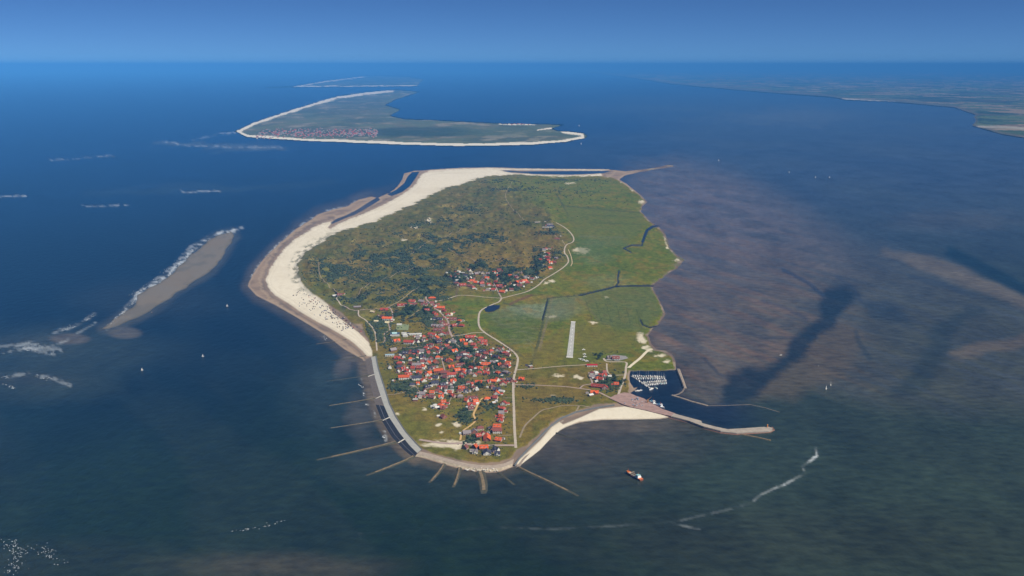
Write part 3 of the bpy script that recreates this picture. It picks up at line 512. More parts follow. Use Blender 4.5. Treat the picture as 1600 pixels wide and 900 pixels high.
# ================================================================== ROADS, PATHS, RUNWAY
M_ROAD = mat('pale_brick_road', (0.42, 0.36, 0.29), 0.9, 0.12, 0.2); M_ROADP = mat('pinkish_brick_road', (0.34, 0.26, 0.22), 0.9, 0.12, 0.2)
M_SANDP = mat('sandy_path', (0.5, 0.40, 0.25), 0.95, 0.15, 0.3); M_OCHRE = mat('ochre_path', (0.52, 0.34, 0.14), 0.95, 0.15, 0.3); M_TRACK = mat('earth_track', (0.25, 0.20, 0.13), 0.95, 0.2, 0.2)
_lift = [0.30]
def ribbon(name, pts, width, m, lift=0.0, parent=None):
    """road of real width draped over the ground"""
    _lift[0] += 0.006
    q = [at(*p) for p in pts]
    # Catmull-Rom through the surveyed points, a vertex pair every ~7 m
    P0 = [q[0] * 2 - q[1]] + q + [q[-1] * 2 - q[-2]]
    c = []
    for i in range(1, len(P0) - 2):
        n = max(2, int((P0[i + 1] - P0[i]).length / 7))
        for k in range(n):
            t = k / n; a, b_, d, e = P0[i - 1], P0[i], P0[i + 1], P0[i + 2]
            c.append(0.5 * ((2 * b_) + (d - a) * t + (2 * a - 5 * b_ + 4 * d - e) * t * t + (3 * b_ - a - 3 * d + e) * t ** 3))
    c.append(q[-1])
    v, f = [], []
    for i, p in enumerate(c):
        t = (c[min(i + 1, len(c) - 1)] - c[max(i - 1, 0)]); t.z = 0; t.normalize(); n = Vector((-t.y, t.x, 0))
        w = width * 0.5 * (1 + 0.10 * math.sin(i * 1.7) * random.random())
        for s in (-1, 1):
            e = p + n * s * w; e.z = max(hxy(e.x, e.y), hxy(p.x, p.y)) + _lift[0] + lift; v.append(e)
    f = [(2 * i, 2 * i + 1, 2 * i + 3, 2 * i + 2) for i in range(len(c) - 1)]
    o = from_py(name, v, f, m, parent); tag(o, kind='structure'); return o
for pts, w, m in [
    ([(806,700),(804,670),(803,640),(802,610),(803,590),(808,570),(808.5,558),(800,548),(780,534),(758,520),(749,510),(748,495),(752,485),(765,478),(779,472),(784,466)], 5.5, M_ROAD),
    ([(784,466),(800,462),(825,455),(842,445),(850,437),(865,428),(880,418),(888,409),(886,400),(882,394),(884,384),(895,378),(896,371),(890,362),(880,354),(869,348)], 5.5, M_ROAD),
    ([(784,466),(760,464.5),(735,462),(715,462),(700,467),(680,471)], 5.0, M_ROAD),
    ([(784,466),(780,459),(775,449),(772,443),(777,437),(781,430)], 4.5, M_ROADP),
    ([(665,463),(668,470),(680,481),(690,490),(700,502),(702,515),(706,525),(713,537),(722,543)], 5.5, M_ROADP),
    ([(706,525),(725,523),(740,520),(758,520)], 4.5, M_ROAD),
    ([(808,578),(840,575.5),(880,572),(918,570)], 4.2, M_ROAD),
    ([(803,601),(840,602),(880,604),(905,607),(930,611),(950,620),(972,630)], 5.0, M_ROADP),
    ([(906,607),(912,602),(925,599),(922,590),(920,582)], 4.0, M_ROADP),
    ([(966,618),(970,605),(974,595),(977,586),(978,575),(979,567),(972,565.5),(949,565),(943,560)], 5.5, M_ROAD),
    ([(977,586),(955,586),(949,580),(948,568)], 3.5, M_ROAD),
    ([(982,575),(990,568),(1000,560),(1010,550),(1018,545)], 8.0, mat('dry_sand_track', (0.6, 0.54, 0.4), 0.95, 0.1, 0.2)),
    ([(540,480),(549,484),(560,485),(568,484),(593,483),(608,481),(613,488),(613,499),(608,506),(609,516),(601,521),(602,531),(599,536)], 4.0, M_ROADP),
    ([(540,480),(532,473),(526,467),(527,462)], 3.5, M_ROAD), ([(560,485),(561,493),(572,501),(583,513),(587,524),(588,536),(589,548)], 4.0, M_ROAD),
    ([(608,479),(625,470),(640,458),(655,448)], 4.0, M_TRACK), ([(532,461),(570,459),(602,456),(632,449),(648,445)], 3.0, M_TRACK),
    ([(754,622),(748,630),(744,638),(740,648),(743,657),(734,666),(723,674),(719,688)], 4.2, M_OCHRE),
    ([(804,696),(776,696),(746,696),(722,693),(700,693),(680,691),(655,687)], 9.0, M_ROADP),
    ([(812,684),(820,666),(832,654),(846,642),(860,638),(880,634),(906,634),(924,637)], 4.0, M_TRACK),
    ([(905,634),(900,644)], 4.0, M_TRACK), ([(804,606),(804,594),(812,592)], 3.0, M_ROADP),
    ([(712,604),(726,601),(740,597.5),(760,594),(800,591)], 4.0, M_ROADP), ([(605,617),(618,616),(633,612),(648,604),(656,612),(656,620)], 4.0, M_TRACK),
    ([(728,546),(722,558),(720,566),(739,572),(741,562),(744,549)], 3.0, M_ROADP), ([(690,560),(694,575),(700,600),(690,626)], 3.0, M_ROADP), ([(770,570),(774,578),(800,582)], 3.0, M_ROADP), ([(612,545),(640,543),(668,540)], 3.0, M_ROADP),
    ([(640,585),(660,578),(690,573)], 3.0, M_ROADP), ([(755,540),(748,529),(744,526)], 3.2, M_SANDP), ([(800,622),(786,622)], 3.0, M_TRACK), ([(800,680),(780,681)], 3.0, M_TRACK), ([(884,384),(875,376),(862,366)], 3.0, M_TRACK), ([(888,390),(892,400),(894,410),(892,416)], 3.0, M_SANDP), ([(637,500),(645,492),(655,484)], 2.6, M_TRACK), ([(692,640),(702,628),(708,614)], 2.6, M_TRACK)]:
    ribbon('road' if w >= 4 else 'path', pts, w, m)
def slab(name, quad, m, lift=0.45, kind='structure'):
    v = [at(*p) + Vector((0, 0, lift)) for p in quad]; z = max(p.z for p in v)
    for p in v: p.z = z
    o = from_py(name, v, [list(range(len(v)))], m); return tag(o, kind=kind) if kind else o
slab('runway', [(885.2,558),(895,558.5),(899,503),(892.5,502.5)], mat('runway_asphalt', (0.40, 0.40, 0.37), 0.9, 0.1, 0.03))
M_WHITE = mat('white_paint', (0.75, 0.74, 0.70), 0.6, 0.06, 0.5)
for q in ([(884.6,558.6),(895.4,559.2),(895.4,558.1),(884.9,557.5)], [(892.2,503.2),(899.3,503.6),(899.4,502.8),(892.4,502.3)]): slab('runway_marking', q, M_WHITE, 0.62)
for k in range(9):
    t0 = (k + .3) / 9.6; t1 = (k + .75) / 9.6; x0, y0, x1, y1 = 890.1, 556.5, 895.75, 504.0
    f = lambda t, o: (x0 + (x1 - x0) * t + o, y0 + (y1 - y0) * t)
    slab('runway_marking', [f(t0, -.3), f(t0, .3), f(t1, .25), f(t1, -.25)], M_WHITE, 0.62)
for pts in ([(700,388),(716,398),(735,404),(752,414)], [(560,459),(575,445),(600,436),(630,424),(668,416)], [(640,398),(670,378),(700,366),(740,352),(790,340)], [(532,461),(515,448),(500,430),(498,410)], [(760,410),(790,404),(820,400),(845,404)], [(820,345),(800,325),(790,305),(800,285)]):
    ribbon('path', pts, 2.6, M_TRACK, .5)
tag(slab('tennis_court', [(619,515.5),(638,516.5),(639,507.5),(620,506.5)], mat('court_green', (0.19, 0.23, 0.11), 0.95, 0.12, 0.1), 0.5, None), 'pale green sports court beside the blue-roofed pool hall', 'court')

# ================================================================== SEA WALL, GROYNES, HARBOUR
M_CONC = mat('pale_concrete', (0.33, 0.33, 0.30), 0.9, 0.1, 0.15); M_BAS = mat('dark_basalt', (0.026, 0.026, 0.030), 0.9, 0.3, 0.25, 0.1, 0.1); M_BRNR = mat('brown_stone_apron', (0.14, 0.115, 0.095), 0.9, 0.2, 0.2, 0.1)
M_KERB = mat('dark_coping', (0.13, 0.14, 0.14), 0.9, 0.1, 0.3); M_PALE = mat('bleached_concrete', (0.58, 0.55, 0.47), 0.9, 0.08, 0.3); M_STONE = mat('weathered_stone', (0.27, 0.22, 0.17), 0.9, 0.25, 0.15, 0.1)
M_TIMB = mat('sea_worn_timber', (0.18, 0.135, 0.075), 0.9, 0.3, 0.2); M_WEED = mat('weedy_stone', (0.055, 0.052, 0.030), 0.85, 0.3, 0.2, 0.1); M_DRIP = mat('pale_stone_crest', (0.17, 0.125, 0.07), 0.9, 0.3, 0.1)
def strip(name, left, right, zl, zr, m, parent=None, sub=6):
    """quad strip between two surveyed edges at their own heights"""
    def dens(pts, z):
        o = []
        z = z if isinstance(z, (list, tuple)) else [z] * len(pts)
        for i in range(len(pts) - 1):
            for k in range(sub):
                t = k / sub; o.append(PV(pts[i][0] + (pts[i + 1][0] - pts[i][0]) * t, pts[i][1] + (pts[i + 1][1] - pts[i][1]) * t, z[i] + (z[i + 1] - z[i]) * t))
        o.append(PV(*pts[-1], z[-1])); return o
    a, b_ = dens(left, zl), dens(right, zr)
    v = [p for pr in zip(a, b_) for p in pr]
    return from_py(name, v, [(2 * i, 2 * i + 1, 2 * i + 3, 2 * i + 2) for i in range(len(a) - 1)], m, parent)
def wall_line(name, pts, width, z0, z1, m, parent=None, batter=0.0, world_pts=None, cap=True):
    """wall or bank along a line: top at z1, foot at z0, sloping sides"""
    q = world_pts or [PV(*p) for p in pts]
    zt = z1 if isinstance(z1, list) else [z1] * len(q)
    v, f = [], []
    for i, p in enumerate(q):
        t = (q[min(i + 1, len(q) - 1)] - q[max(i - 1, 0)]); t.z = 0; t.normalize(); n = Vector((-t.y, t.x, 0))
        for s, zz in ((-(width / 2 + batter), z0), (-width / 2, zt[i]), (width / 2, zt[i]), (width / 2 + batter, z0)):
            e = p + n * s; v.append((e.x, e.y, zz))
    for i in range(len(q) - 1):
        for k in range(3): f.append((4 * i + k, 4 * i + k + 1, 4 * i + k + 5, 4 * i + k + 4))
    f += [(0, 1, 2, 3), tuple(4 * (len(q) - 1) + k for k in (3, 2, 1, 0))]
    return from_py(name, v, f, m, parent)
sw = empty('sea_wall', PV(600, 634)); sw_inv = Vector(sw.location)
def keep(o, root):
    """parent a mesh made in place without moving it"""
    o.parent = root; o.matrix_parent_inverse = root.matrix_basis.inverted(); return o
PROL = [(580,558),(583,575),(586,590),(592,610),(600,634),(608,652),(624,676),(640,696),(652,708)]
PROR = [(587,556),(590,572),(594,586),(600,604),(608,630),(618,651),(634,675),(650,693),(659,702)]
APR = [(569,563),(572,578),(575,592),(580,610),(585,632),(595,658),(610,683),(629,703),(646,717)]
bpy.context.view_layer.update()
keep(strip('promenade', PROL, PROR, 4.2, 4.6, M_CONC), sw)
keep(strip('coping', PROR, [(p[0] + 1.2, p[1] - .3) for p in PROR], 5.1, 5.1, M_KERB), sw)
keep(wall_line('parapet', None, 0.8, 2.5, 5.6, M_KERB, world_pts=[PV(*p, 4.6) for p in PROR]), sw)
for a in range(0, 8):
    L_ = PROL[a:a + 2]; R_ = APR[a:a + 2]
    m_ = M_BRNR if a < 4 else M_BAS
    o = keep(strip('revetment_slope', R_, L_, -0.6, 4.15, m_), sw)
    if a >= 4: keep(strip('revetment_berm', [((p[0] + q[0]) / 2 - .3, (p[1] + q[1]) / 2) for p, q in zip(L_, R_)], [((p[0] + q[0]) / 2 + .5, (p[1] + q[1]) / 2) for p, q in zip(L_, R_)], 2.2, 2.2, mat('worn_basalt', (0.13, 0.13, 0.15), .8, .1, .2)), sw)
for (x0, y0, x1, y1) in [(587,623,595,619),(598,657,609,652),(622,692,632,686),(575,588,585,585)]:
    keep(wall_line('ramp', None, 3.2, 0.2, [0.8, 4.9], M_PALE, world_pts=[PV(x0, y0, 0.5), PV(x1, y1, 4.4)]), sw)
tag(sw, 'pale concrete sea wall promenade with dark basalt slope curving past the village meadow', 'sea wall')
# promenade round the tip, then the wall behind the southern beach
tp = empty('tip_revetment', PV(730, 730)); bpy.context.view_layer.update()
TL = [(648,714),(662,716),(682,722),(702,728),(722,733),(745,737.5),(764,739),(782,737),(800,731)]; TR = [(656,705),(672,709),(690,714),(710,719.5),(730,724),(750,726.5),(770,727),(788,724),(803,717)]
keep(strip('stone_apron', TL, [((a[0] + b[0]) / 2, (a[1] + b[1]) / 2) for a, b in zip(TL, TR)], -0.6, 2.6, mat('buff_stone', (0.38, 0.32, 0.23), .9, .3, .15, .1)), tp)
keep(strip('footway', [((a[0] + b[0]) / 2, (a[1] + b[1]) / 2) for a, b in zip(TL, TR)], TR, 2.65, 3.6, mat('stone_footway', (0.34, 0.28, 0.22), .9, .15, .2)), tp)
for k in range(26):
    t = k / 25; px = 728 + 50 * t + random.uniform(-1, 1); py = 735 + random.uniform(-4, 1.5)
    c = PV(px, py, 1.6 + (737 - py) * .3); s = random.uniform(.9, 1.8)
    me = bpy.data.meshes.get('boulder_mesh')
    if me is None:
        bm = bmesh.new(); bmesh.ops.create_icosphere(bm, subdivisions=1, radius=1.0)
        for vv in bm.verts: vv.co *= random.uniform(.75, 1.2)
        me = bpy.data.meshes.new('boulder_mesh'); bm.to_mesh(me); bm.free(); me.materials.append(M_PALE)
    b_ = link('boulder', me); b_.location = c; b_.scale = (s, s * 1.3, s * .8); b_.rotation_euler = (0, 0, k * 1.3); keep(b_, tp)
tag(tp, 'buff stone apron with pale boulders round the tip of the island', 'revetment')
dk = empty('beach_wall', PV(850, 680)); bpy.context.view_layer.update()
BW = [at(*p) for p in [(804,729),(812,717),(826,702),(840,688),(858,669),(876,655),(900,645),(936,637.5),(960,634)]]
keep(wall_line('wall', None, 2.2, -.5, 4.2, M_KERB, world_pts=BW), dk)
keep(wall_line('footing', None, 4.0, -1.0, 1.4, M_STONE, batter=2.0, world_pts=[p + Vector((5, -8, 0)) for p in BW[:6]]), dk)
tag(dk, 'low dark wall running behind the crescent of white southern beach', 'wall')

GRO = [((541,531),(476,540),2.2,.5,'half buried groyne running out from the wide white beach',0), ((572,556.5),(486,568),2.2,.4,'thin dark groyne at the north end of the sea wall',1), ((583,585.5),(478,600),2.6,.4,'dark groyne level with the middle of the brown apron',1),
       ((588,622),(486,638),2.8,.5,'weedy groyne at the first pale ramp of the sea wall',2), ((598,656.5),(486,673),2.8,.5,'weedy groyne at the second pale ramp of the sea wall',2), ((618,691),(478,722),5.0,1.2,'long broad pale groyne leaving the lower sea wall',3),
       ((646,714),(562,746.5),5.0,1.2,'yellowish groyne starting where the basalt slope ends',2), ((694,726),(664,761),4.2,1.0,'short straight groyne, first one east of the basalt slope',3), ((718,732),(705,768),4.2,1.0,'short steep groyne between two others at the island tip',3),
       ((750,738),(755,777),8.0,1.2,'widest weedy groyne pointing straight off the island tip',2), ((779,739),(818,770),3.6,.4,'dark mostly drowned groyne beside the wide tip groyne',1), ((810,731),(916,781),4.6,1.2,'long ochre groyne angling away below the southern beach',3),
       ((869,677),(1028,727),2.2,.35,'very long thin low groyne crossing the southern shallows',1)]
def groyne(p0, p1, w, ztop, label, kind):
    w *= 1.25; ztop += .25
    a, b_ = PV(*p0), PV(*p1); root = empty('groyne', a); bpy.context.view_layer.update()
    n = 26; pts = []; zs = []
    for i in range(n + 1):
        t = i / n; p = a.lerp(b_, t); s = (b_ - a).normalized(); nn = Vector((-s.y, s.x, 0))
        p = p + nn * (random.uniform(-.35, .35) + math.sin(t * 3.1) * w * .35); pts.append(p)
        zs.append((1.6 * (1 - min(t * 6, 1)) + ztop) * (1 - t ** 3) - 0.35 * t ** 2 + random.uniform(-.12, .12))
    top = [M_DRIP, M_WEED, M_TIMB, M_DRIP][kind]
    keep(wall_line('stone_flank', None, w * .9, -1.2, [z - .25 for z in zs], M_WEED, batter=w * .75, world_pts=pts), root)
    cut = int(n * (.55 if kind == 1 else .8))
    keep(wall_line('crest', None, w * .55, -.6, zs[:cut], top, batter=w * .15, world_pts=pts[:cut]), root)
    tag(root, label, 'groyne', 'groynes along the western shore')
for g_ in GRO: groyne(*g_)

def prism(name, poly, ztop, zbot, m, parent=None, batter=0.0):
    v = [PV(*p, ztop) for p in poly]; c = sum(v, Vector()) / len(v); n = len(v)
    w = [p + (p - c).normalized() * batter for p in v]
    vv = [tuple(p) for p in v] + [(p.x, p.y, zbot) for p in w]
    return from_py(name, vv, [tuple(range(n))] + [(i, i + n, (i + 1) % n + n, (i + 1) % n) for i in range(n)], m, parent)
QUAY = [(952,622),(960,617.5),(975,613),(984,614),(993,618),(1006,622.5),(1013,627),(1035,639),(1053,645),(1060,648.5),(1056,651.5),(1030,646),(1010,641),(985,635.5),(972,631)]
tag(prism('quay', QUAY, 3.4, -1.5, mat('pink_brick_paving', (0.31, 0.205, 0.175), .9, .18, .12)), kind='structure')
mo = empty('harbour_mole', PV(1124, 672)); bpy.context.view_layer.update()
keep(prism('deck', [(1053,646),(1070,650.5),(1096,657.5),(1097,661),(1118,666.5),(1137,670.5),(1170,668.5),(1200,666.5),(1207,668.5),(1207,671.5),(1202,673.5),(1151,676.5),(1126,674),(1100,667.5),(1075,658),(1048,651)], 3.5, -1.0, mat('mole_concrete', (0.33, 0.29, 0.24), .9, .15, .1)), mo)
keep(wall_line('rock_skirt', [(1046,653),(1075,660),(1100,669.5),(1126,676.5),(1151,679),(1202,675.5),(1209,672),(1206,668)], 2.0, -1.0, 1.6, mat('red_brown_rock', (0.16, 0.085, 0.06), .9, .3, .3, .1), batter=3.0), mo)
keep(wall_line('crown_wall', None, 1.4, 2, 4.6, M_STONE, world_pts=[PV(*p, 3.6) for p in [(1050,651),(1075,657.5),(1100,667),(1126,673.5)]]), mo)
pl = PV(1199, 667.5, 3.5)
bm = bmesh.new()
bmesh.ops.create_cone(bm, cap_ends=True, segments=10, radius1=1.3, radius2=.9, depth=5); bmesh.ops.translate(bm, verts=bm.verts, vec=(0, 0, 2.5))
r = bmesh.ops.create_cone(bm, cap_ends=True, segments=10, radius1=1.5, radius2=.3, depth=1.8); bmesh.ops.translate(bm, verts=r['verts'], vec=(0, 0, 5.9))
me = bpy.data.meshes.new('beacon'); bm.to_mesh(me); bm.free(); me.materials.append(mat('beacon_orange', (0.6, 0.22, 0.03), .5))
tb = link('harbour_beacon', me); tb.location = pl; tag(tb, 'small orange beacon near the tip of the harbour mole', 'beacon')
tag(mo, 'pale angled mole sheltering the harbour entrance', 'mole')
tag(wall_line('jetty', [(1150,677.5),(1180,683),(1204,688.5)], 3.0, -1.0, 1.4, M_TIMB, batter=1.0), 'dark timber jetty branching off the outer bend of the mole', 'jetty')
bw = empty('basin_wall', PV(1062, 592)); bpy.context.view_layer.update()
keep(wall_line('sheet_piling', [(1057,578),(1061,588),(1065,598),(1068,607)], 3.0, -1.0, 2.2, mat('black_piling', (0.02, 0.02, 0.025), .7, .2, .5)), bw)
keep(wall_line('bank', [(1059.5,577),(1063.5,588),(1067,598),(1070,607)], 5.0, -.6, 1.7, M_STONE, batter=3.0), bw)
tag(bw, 'straight black walled bank closing the marina on the mud side', 'wall')
for i, (pts, lab) in enumerate([([(1069,607),(1066,612),(1060,616),(1052,618)], 'short curved stone bank linking the black wall to the channel'), ([(1050,617.5),(1062,621),(1080,627),(1106,634)], 'pale stone training bank beside the harbour channel'), ([(1106,634),(1135,633.5),(1172,632),(1195,637),(1218,644)], 'low brown training bank bending away over the mud flat')]):
    tag(wall_line('training_bank', pts, [2.5, 3.0, 1.6][i], -.8, [1.1, 1.2, .35][i], [M_BRNR, M_STONE, M_BRNR][i], batter=2.0), lab, 'bank', 'stone banks round the harbour')

# ================================================================== BUILDINGS
ROOFC = {'o': (0.54, 0.095, 0.022), 'r': (0.34, 0.055, 0.030), 'd': (0.20, 0.065, 0.05), 's': (0.045, 0.045, 0.065), 'g': (0.22, 0.19, 0.19), 'w': (0.50, 0.50, 0.47), 'p': (0.30, 0.42, 0.48), 'R': (0.52, 0.012, 0.02), 'y': (0.60, 0.52, 0.32)}
ROOFN = {'o': 'bright orange', 'r': 'brick red', 'd': 'dull maroon', 's': 'dark slate', 'g': 'grey', 'w': 'white', 'p': 'pale blue', 'R': 'scarlet', 'y': 'cream'}
WALLC = {'w': (0.64, 0.62, 0.56), 'b': (0.26, 0.11, 0.075), 'c': (0.55, 0.47, 0.36), 'm': (0.36, 0.24, 0.20)}
ROOFM = {k: [mat('roof_%s_%d' % (ROOFN[k].replace(' ', '_'), i), tuple(c * f for c in v), .85, .16, .9) for i, f in enumerate((1.0, .82, 1.12))] for k, v in ROOFC.items()}
WALLM = {k: mat('wall_' + {'w': 'whitewash', 'b': 'brick', 'c': 'cream_render', 'm': 'brown_brick'}[k], v, .85, .08, .5) for k, v in WALLC.items()}
M_GLASS = mat('window_glass', (0.03, 0.035, 0.045), .15, .1, .5, 0, .5); M_DOOR = mat('door_paint', (0.05, 0.09, 0.06), .5, .1, .5); M_CHIM = mat('chimney_brick', (0.22, 0.09, 0.06), .9, .1, .8)
_mesh = {}
def tmpl(key, build, m):
    k = (key, m.name)
    if k not in _mesh:
        v, f = build(); me = bpy.data.meshes.new(key); me.from_pydata(v, [], f); me.materials.append(m); me.update(); _mesh[k] = me
    return _mesh[k]
def box(x0, x1, y0, y1, z0, z1):
    v = [(x0, y0, z0), (x1, y0, z0), (x1, y1, z0), (x0, y1, z0), (x0, y0, z1), (x1, y0, z1), (x1, y1, z1), (x0, y1, z1)]
    return v, [(0, 3, 2, 1), (4, 5, 6, 7), (0, 1, 5, 4), (1, 2, 6, 5), (2, 3, 7, 6), (3, 0, 4, 7)]
def cat(*parts):
    V, F = [], []
    for v, f in parts:
        n = len(V); V += v; F += [tuple(i + n for i in q) for q in f]
    return V, F
def house_x(x0, x1, y0, y1, h, r):          # gabled walls, ridge along x
    ym = (y0 + y1) / 2
    v = [(x0, y0, 0), (x1, y0, 0), (x1, y1, 0), (x0, y1, 0), (x0, y0, h), (x1, y0, h), (x1, y1, h), (x0, y1, h), (x0, ym, r), (x1, ym, r)]
    return v, [(0, 1, 5, 4), (2, 3, 7, 6), (1, 2, 6, 9, 5), (3, 0, 4, 8, 7)]
def roof_x(x0, x1, y0, y1, h, r, o=.05, t=.35):
    ym = (y0 + y1) / 2; k = (r - h) / (ym - y0); a = x0 - o; b = x1 + o; yo0 = y0 - o; yo1 = y1 + o; he = h - k * o
    v = [(a, yo0, he + t), (b, yo0, he + t), (b, ym, r + t), (a, ym, r + t), (b, yo1, he + t), (a, yo1, he + t), (a, yo0, he), (b, yo0, he), (b, ym, r), (a, ym, r), (b, yo1, he), (a, yo1, he)]
    return v, [(0, 1, 2, 3), (3, 2, 4, 5), (6, 9, 8, 7), (9, 11, 10, 8), (0, 6, 7, 1), (5, 4, 10, 11), (1, 7, 8, 2), (2, 8, 10, 4), (0, 3, 9, 6), (3, 5, 11, 9)]
def swapxy(vf): return [(y, x, z) for x, y, z in vf[0]], [tuple(reversed(q)) for q in vf[1]]
def hip(x0, x1, y0, y1, h, r, o=.05):
    ym = (y0 + y1) / 2; xi = (x1 - x0) * .28; a, b, c, d = x0 - o, x1 + o, y0 - o, y1 + o
    v = [(a, c, h), (b, c, h), (b, d, h), (a, d, h), (x0 + xi, ym, r), (x1 - xi, ym, r)]
    return v, [(0, 1, 5, 4), (1, 2, 5), (2, 3, 4, 5), (3, 0, 4), (0, 3, 2, 1)]
# templates: unit footprint (x and y from -.5 to .5), heights in metres. walls, roof, front trim
def T_plain():  return house_x(-.5, .5, -.5, .5, 3.6, 8.6), roof_x(-.5, .5, -.5, .5, 3.6, 8.6)
def T_gable():  return swapxy(house_x(-.5, .5, -.5, .5, 3.8, 9.0)), swapxy(roof_x(-.5, .5, -.5, .5, 3.8, 9.0))
def T_cross():
    w = cat(house_x(-.5, .5, -.38, .5, 3.6, 8.4), swapxy(house_x(-.56, .0, -.22, .22, 4.2, 8.2)))
    r = cat(roof_x(-.5, .5, -.38, .5, 3.6, 8.4), swapxy(roof_x(-.56, .06, -.22, .22, 4.2, 8.2, .03)))
    return w, r
def T_hip():    return box(-.5, .5, -.5, .5, 0, 4.4), hip(-.5, .5, -.5, .5, 4.4, 8.2)
def T_two():    return house_x(-.5, .5, -.5, .5, 6.2, 10.8), roof_x(-.5, .5, -.5, .5, 6.2, 10.8)
def T_flat():   return box(-.5, .5, -.5, .5, 0, 3.8), box(-.53, .53, -.53, .53, 3.8, 4.4)
def T_low():    return house_x(-.5, .5, -.5, .5, 2.6, 5.0), roof_x(-.5, .5, -.5, .5, 2.6, 5.0)
TT = {'plain': T_plain, 'gable': T_gable, 'cross': T_cross, 'hip': T_hip, 'two': T_two, 'flat': T_flat, 'low': T_low}
def dormer_walls(): return box(-.11, .11, -.36, -.08, 5.0, 6.9)
def dormer_roofs(): return box(-.13, .13, -.39, -.06, 6.9, 7.15)
DOOR = {'plain': 1, 'two': 1, 'flat': 1, 'hip': 1, 'low': 1, 'cross': 1, 'gable': 1}
HOUSES = []
def house(px, py, w_px, roof, wall='w', t='plain', depth=None, rz=0.0, label=None, name='house', cat_='house', detail=None, group='houses of the island villages'):
    s = mpp(px, py); w = w_px * s * 1.06; d = depth or min(max(w * .78, 8.0), 12.5)
    p = at(px, py + (1.2 if w_px > 6 else .8))
    root = empty(name, p + Vector((0, 0, -.1)), rz); root.scale = (w, d, 1.0)
    z = 1.0 if w > 8.5 else .82
    root.scale.z = z
    fn = TT[t]; rm = ROOFM[roof][int((px * 7 + py * 3)) % 3]
    a = link('wall', tmpl(t + '_walls', lambda: fn()[0], WALLM[wall]), root)
    b = link('roof', tmpl(t + '_roof', lambda: fn()[1], rm), root)
    big = w_px >= 7 if detail is None else detail
    yf = {'cross': -.56, 'gable': -.5}.get(t, -.5) - .012
    if t in ('plain', 'two', 'cross', 'gable', 'hip') and w_px >= 5:
        cx = .18 if t != 'gable' else .12
        zt = {'plain': 9.6, 'two': 11.8, 'cross': 9.3, 'gable': 10.0, 'hip': 9.2}[t]
        link('chimney', tmpl('chimney_' + t, lambda: box(cx - .045, cx + .045, -.05, .05, zt - 3.2, zt), M_CHIM), b)
    if t == 'plain' and big and roof in 'ords':
        for dx in (-.25, .25):
            dm = link('dormer', tmpl('dormer', dormer_walls, WALLM['w']), b); dm.location.x = dx
            dm = link('dormer_roof', tmpl('dormer_roof', dormer_roofs, rm), b); dm.location.x = dx
    if big:
        rows = [1.2] if t in ('plain', 'flat', 'low', 'hip') else [1.2, 4.2]
        xs_ = (-.34, -.12, .34) if t not in ('cross',) else (-.14, .12)
        if t == 'gable': xs_ = (-.3, .3)
        for zz in rows:
            for x in xs_:
                if t == 'low' and zz > 2: continue
                o = link('window', tmpl('window_pane', lambda: box(-.055, .055, -.006, .006, 0, 1.35), M_GLASS), root); o.location = (x, yf, zz)
        o = link('door', tmpl('door_leaf', lambda: box(-.045, .045, -.006, .006, 0, 2.1), M_DOOR), root); o.location = (.1 if t != 'cross' else 0, yf if t != 'cross' else yf, .1)
    root['group'] = group; root['category'] = cat_
    HOUSES.append((root, roof, wall, w_px, label, px, py))
    return root
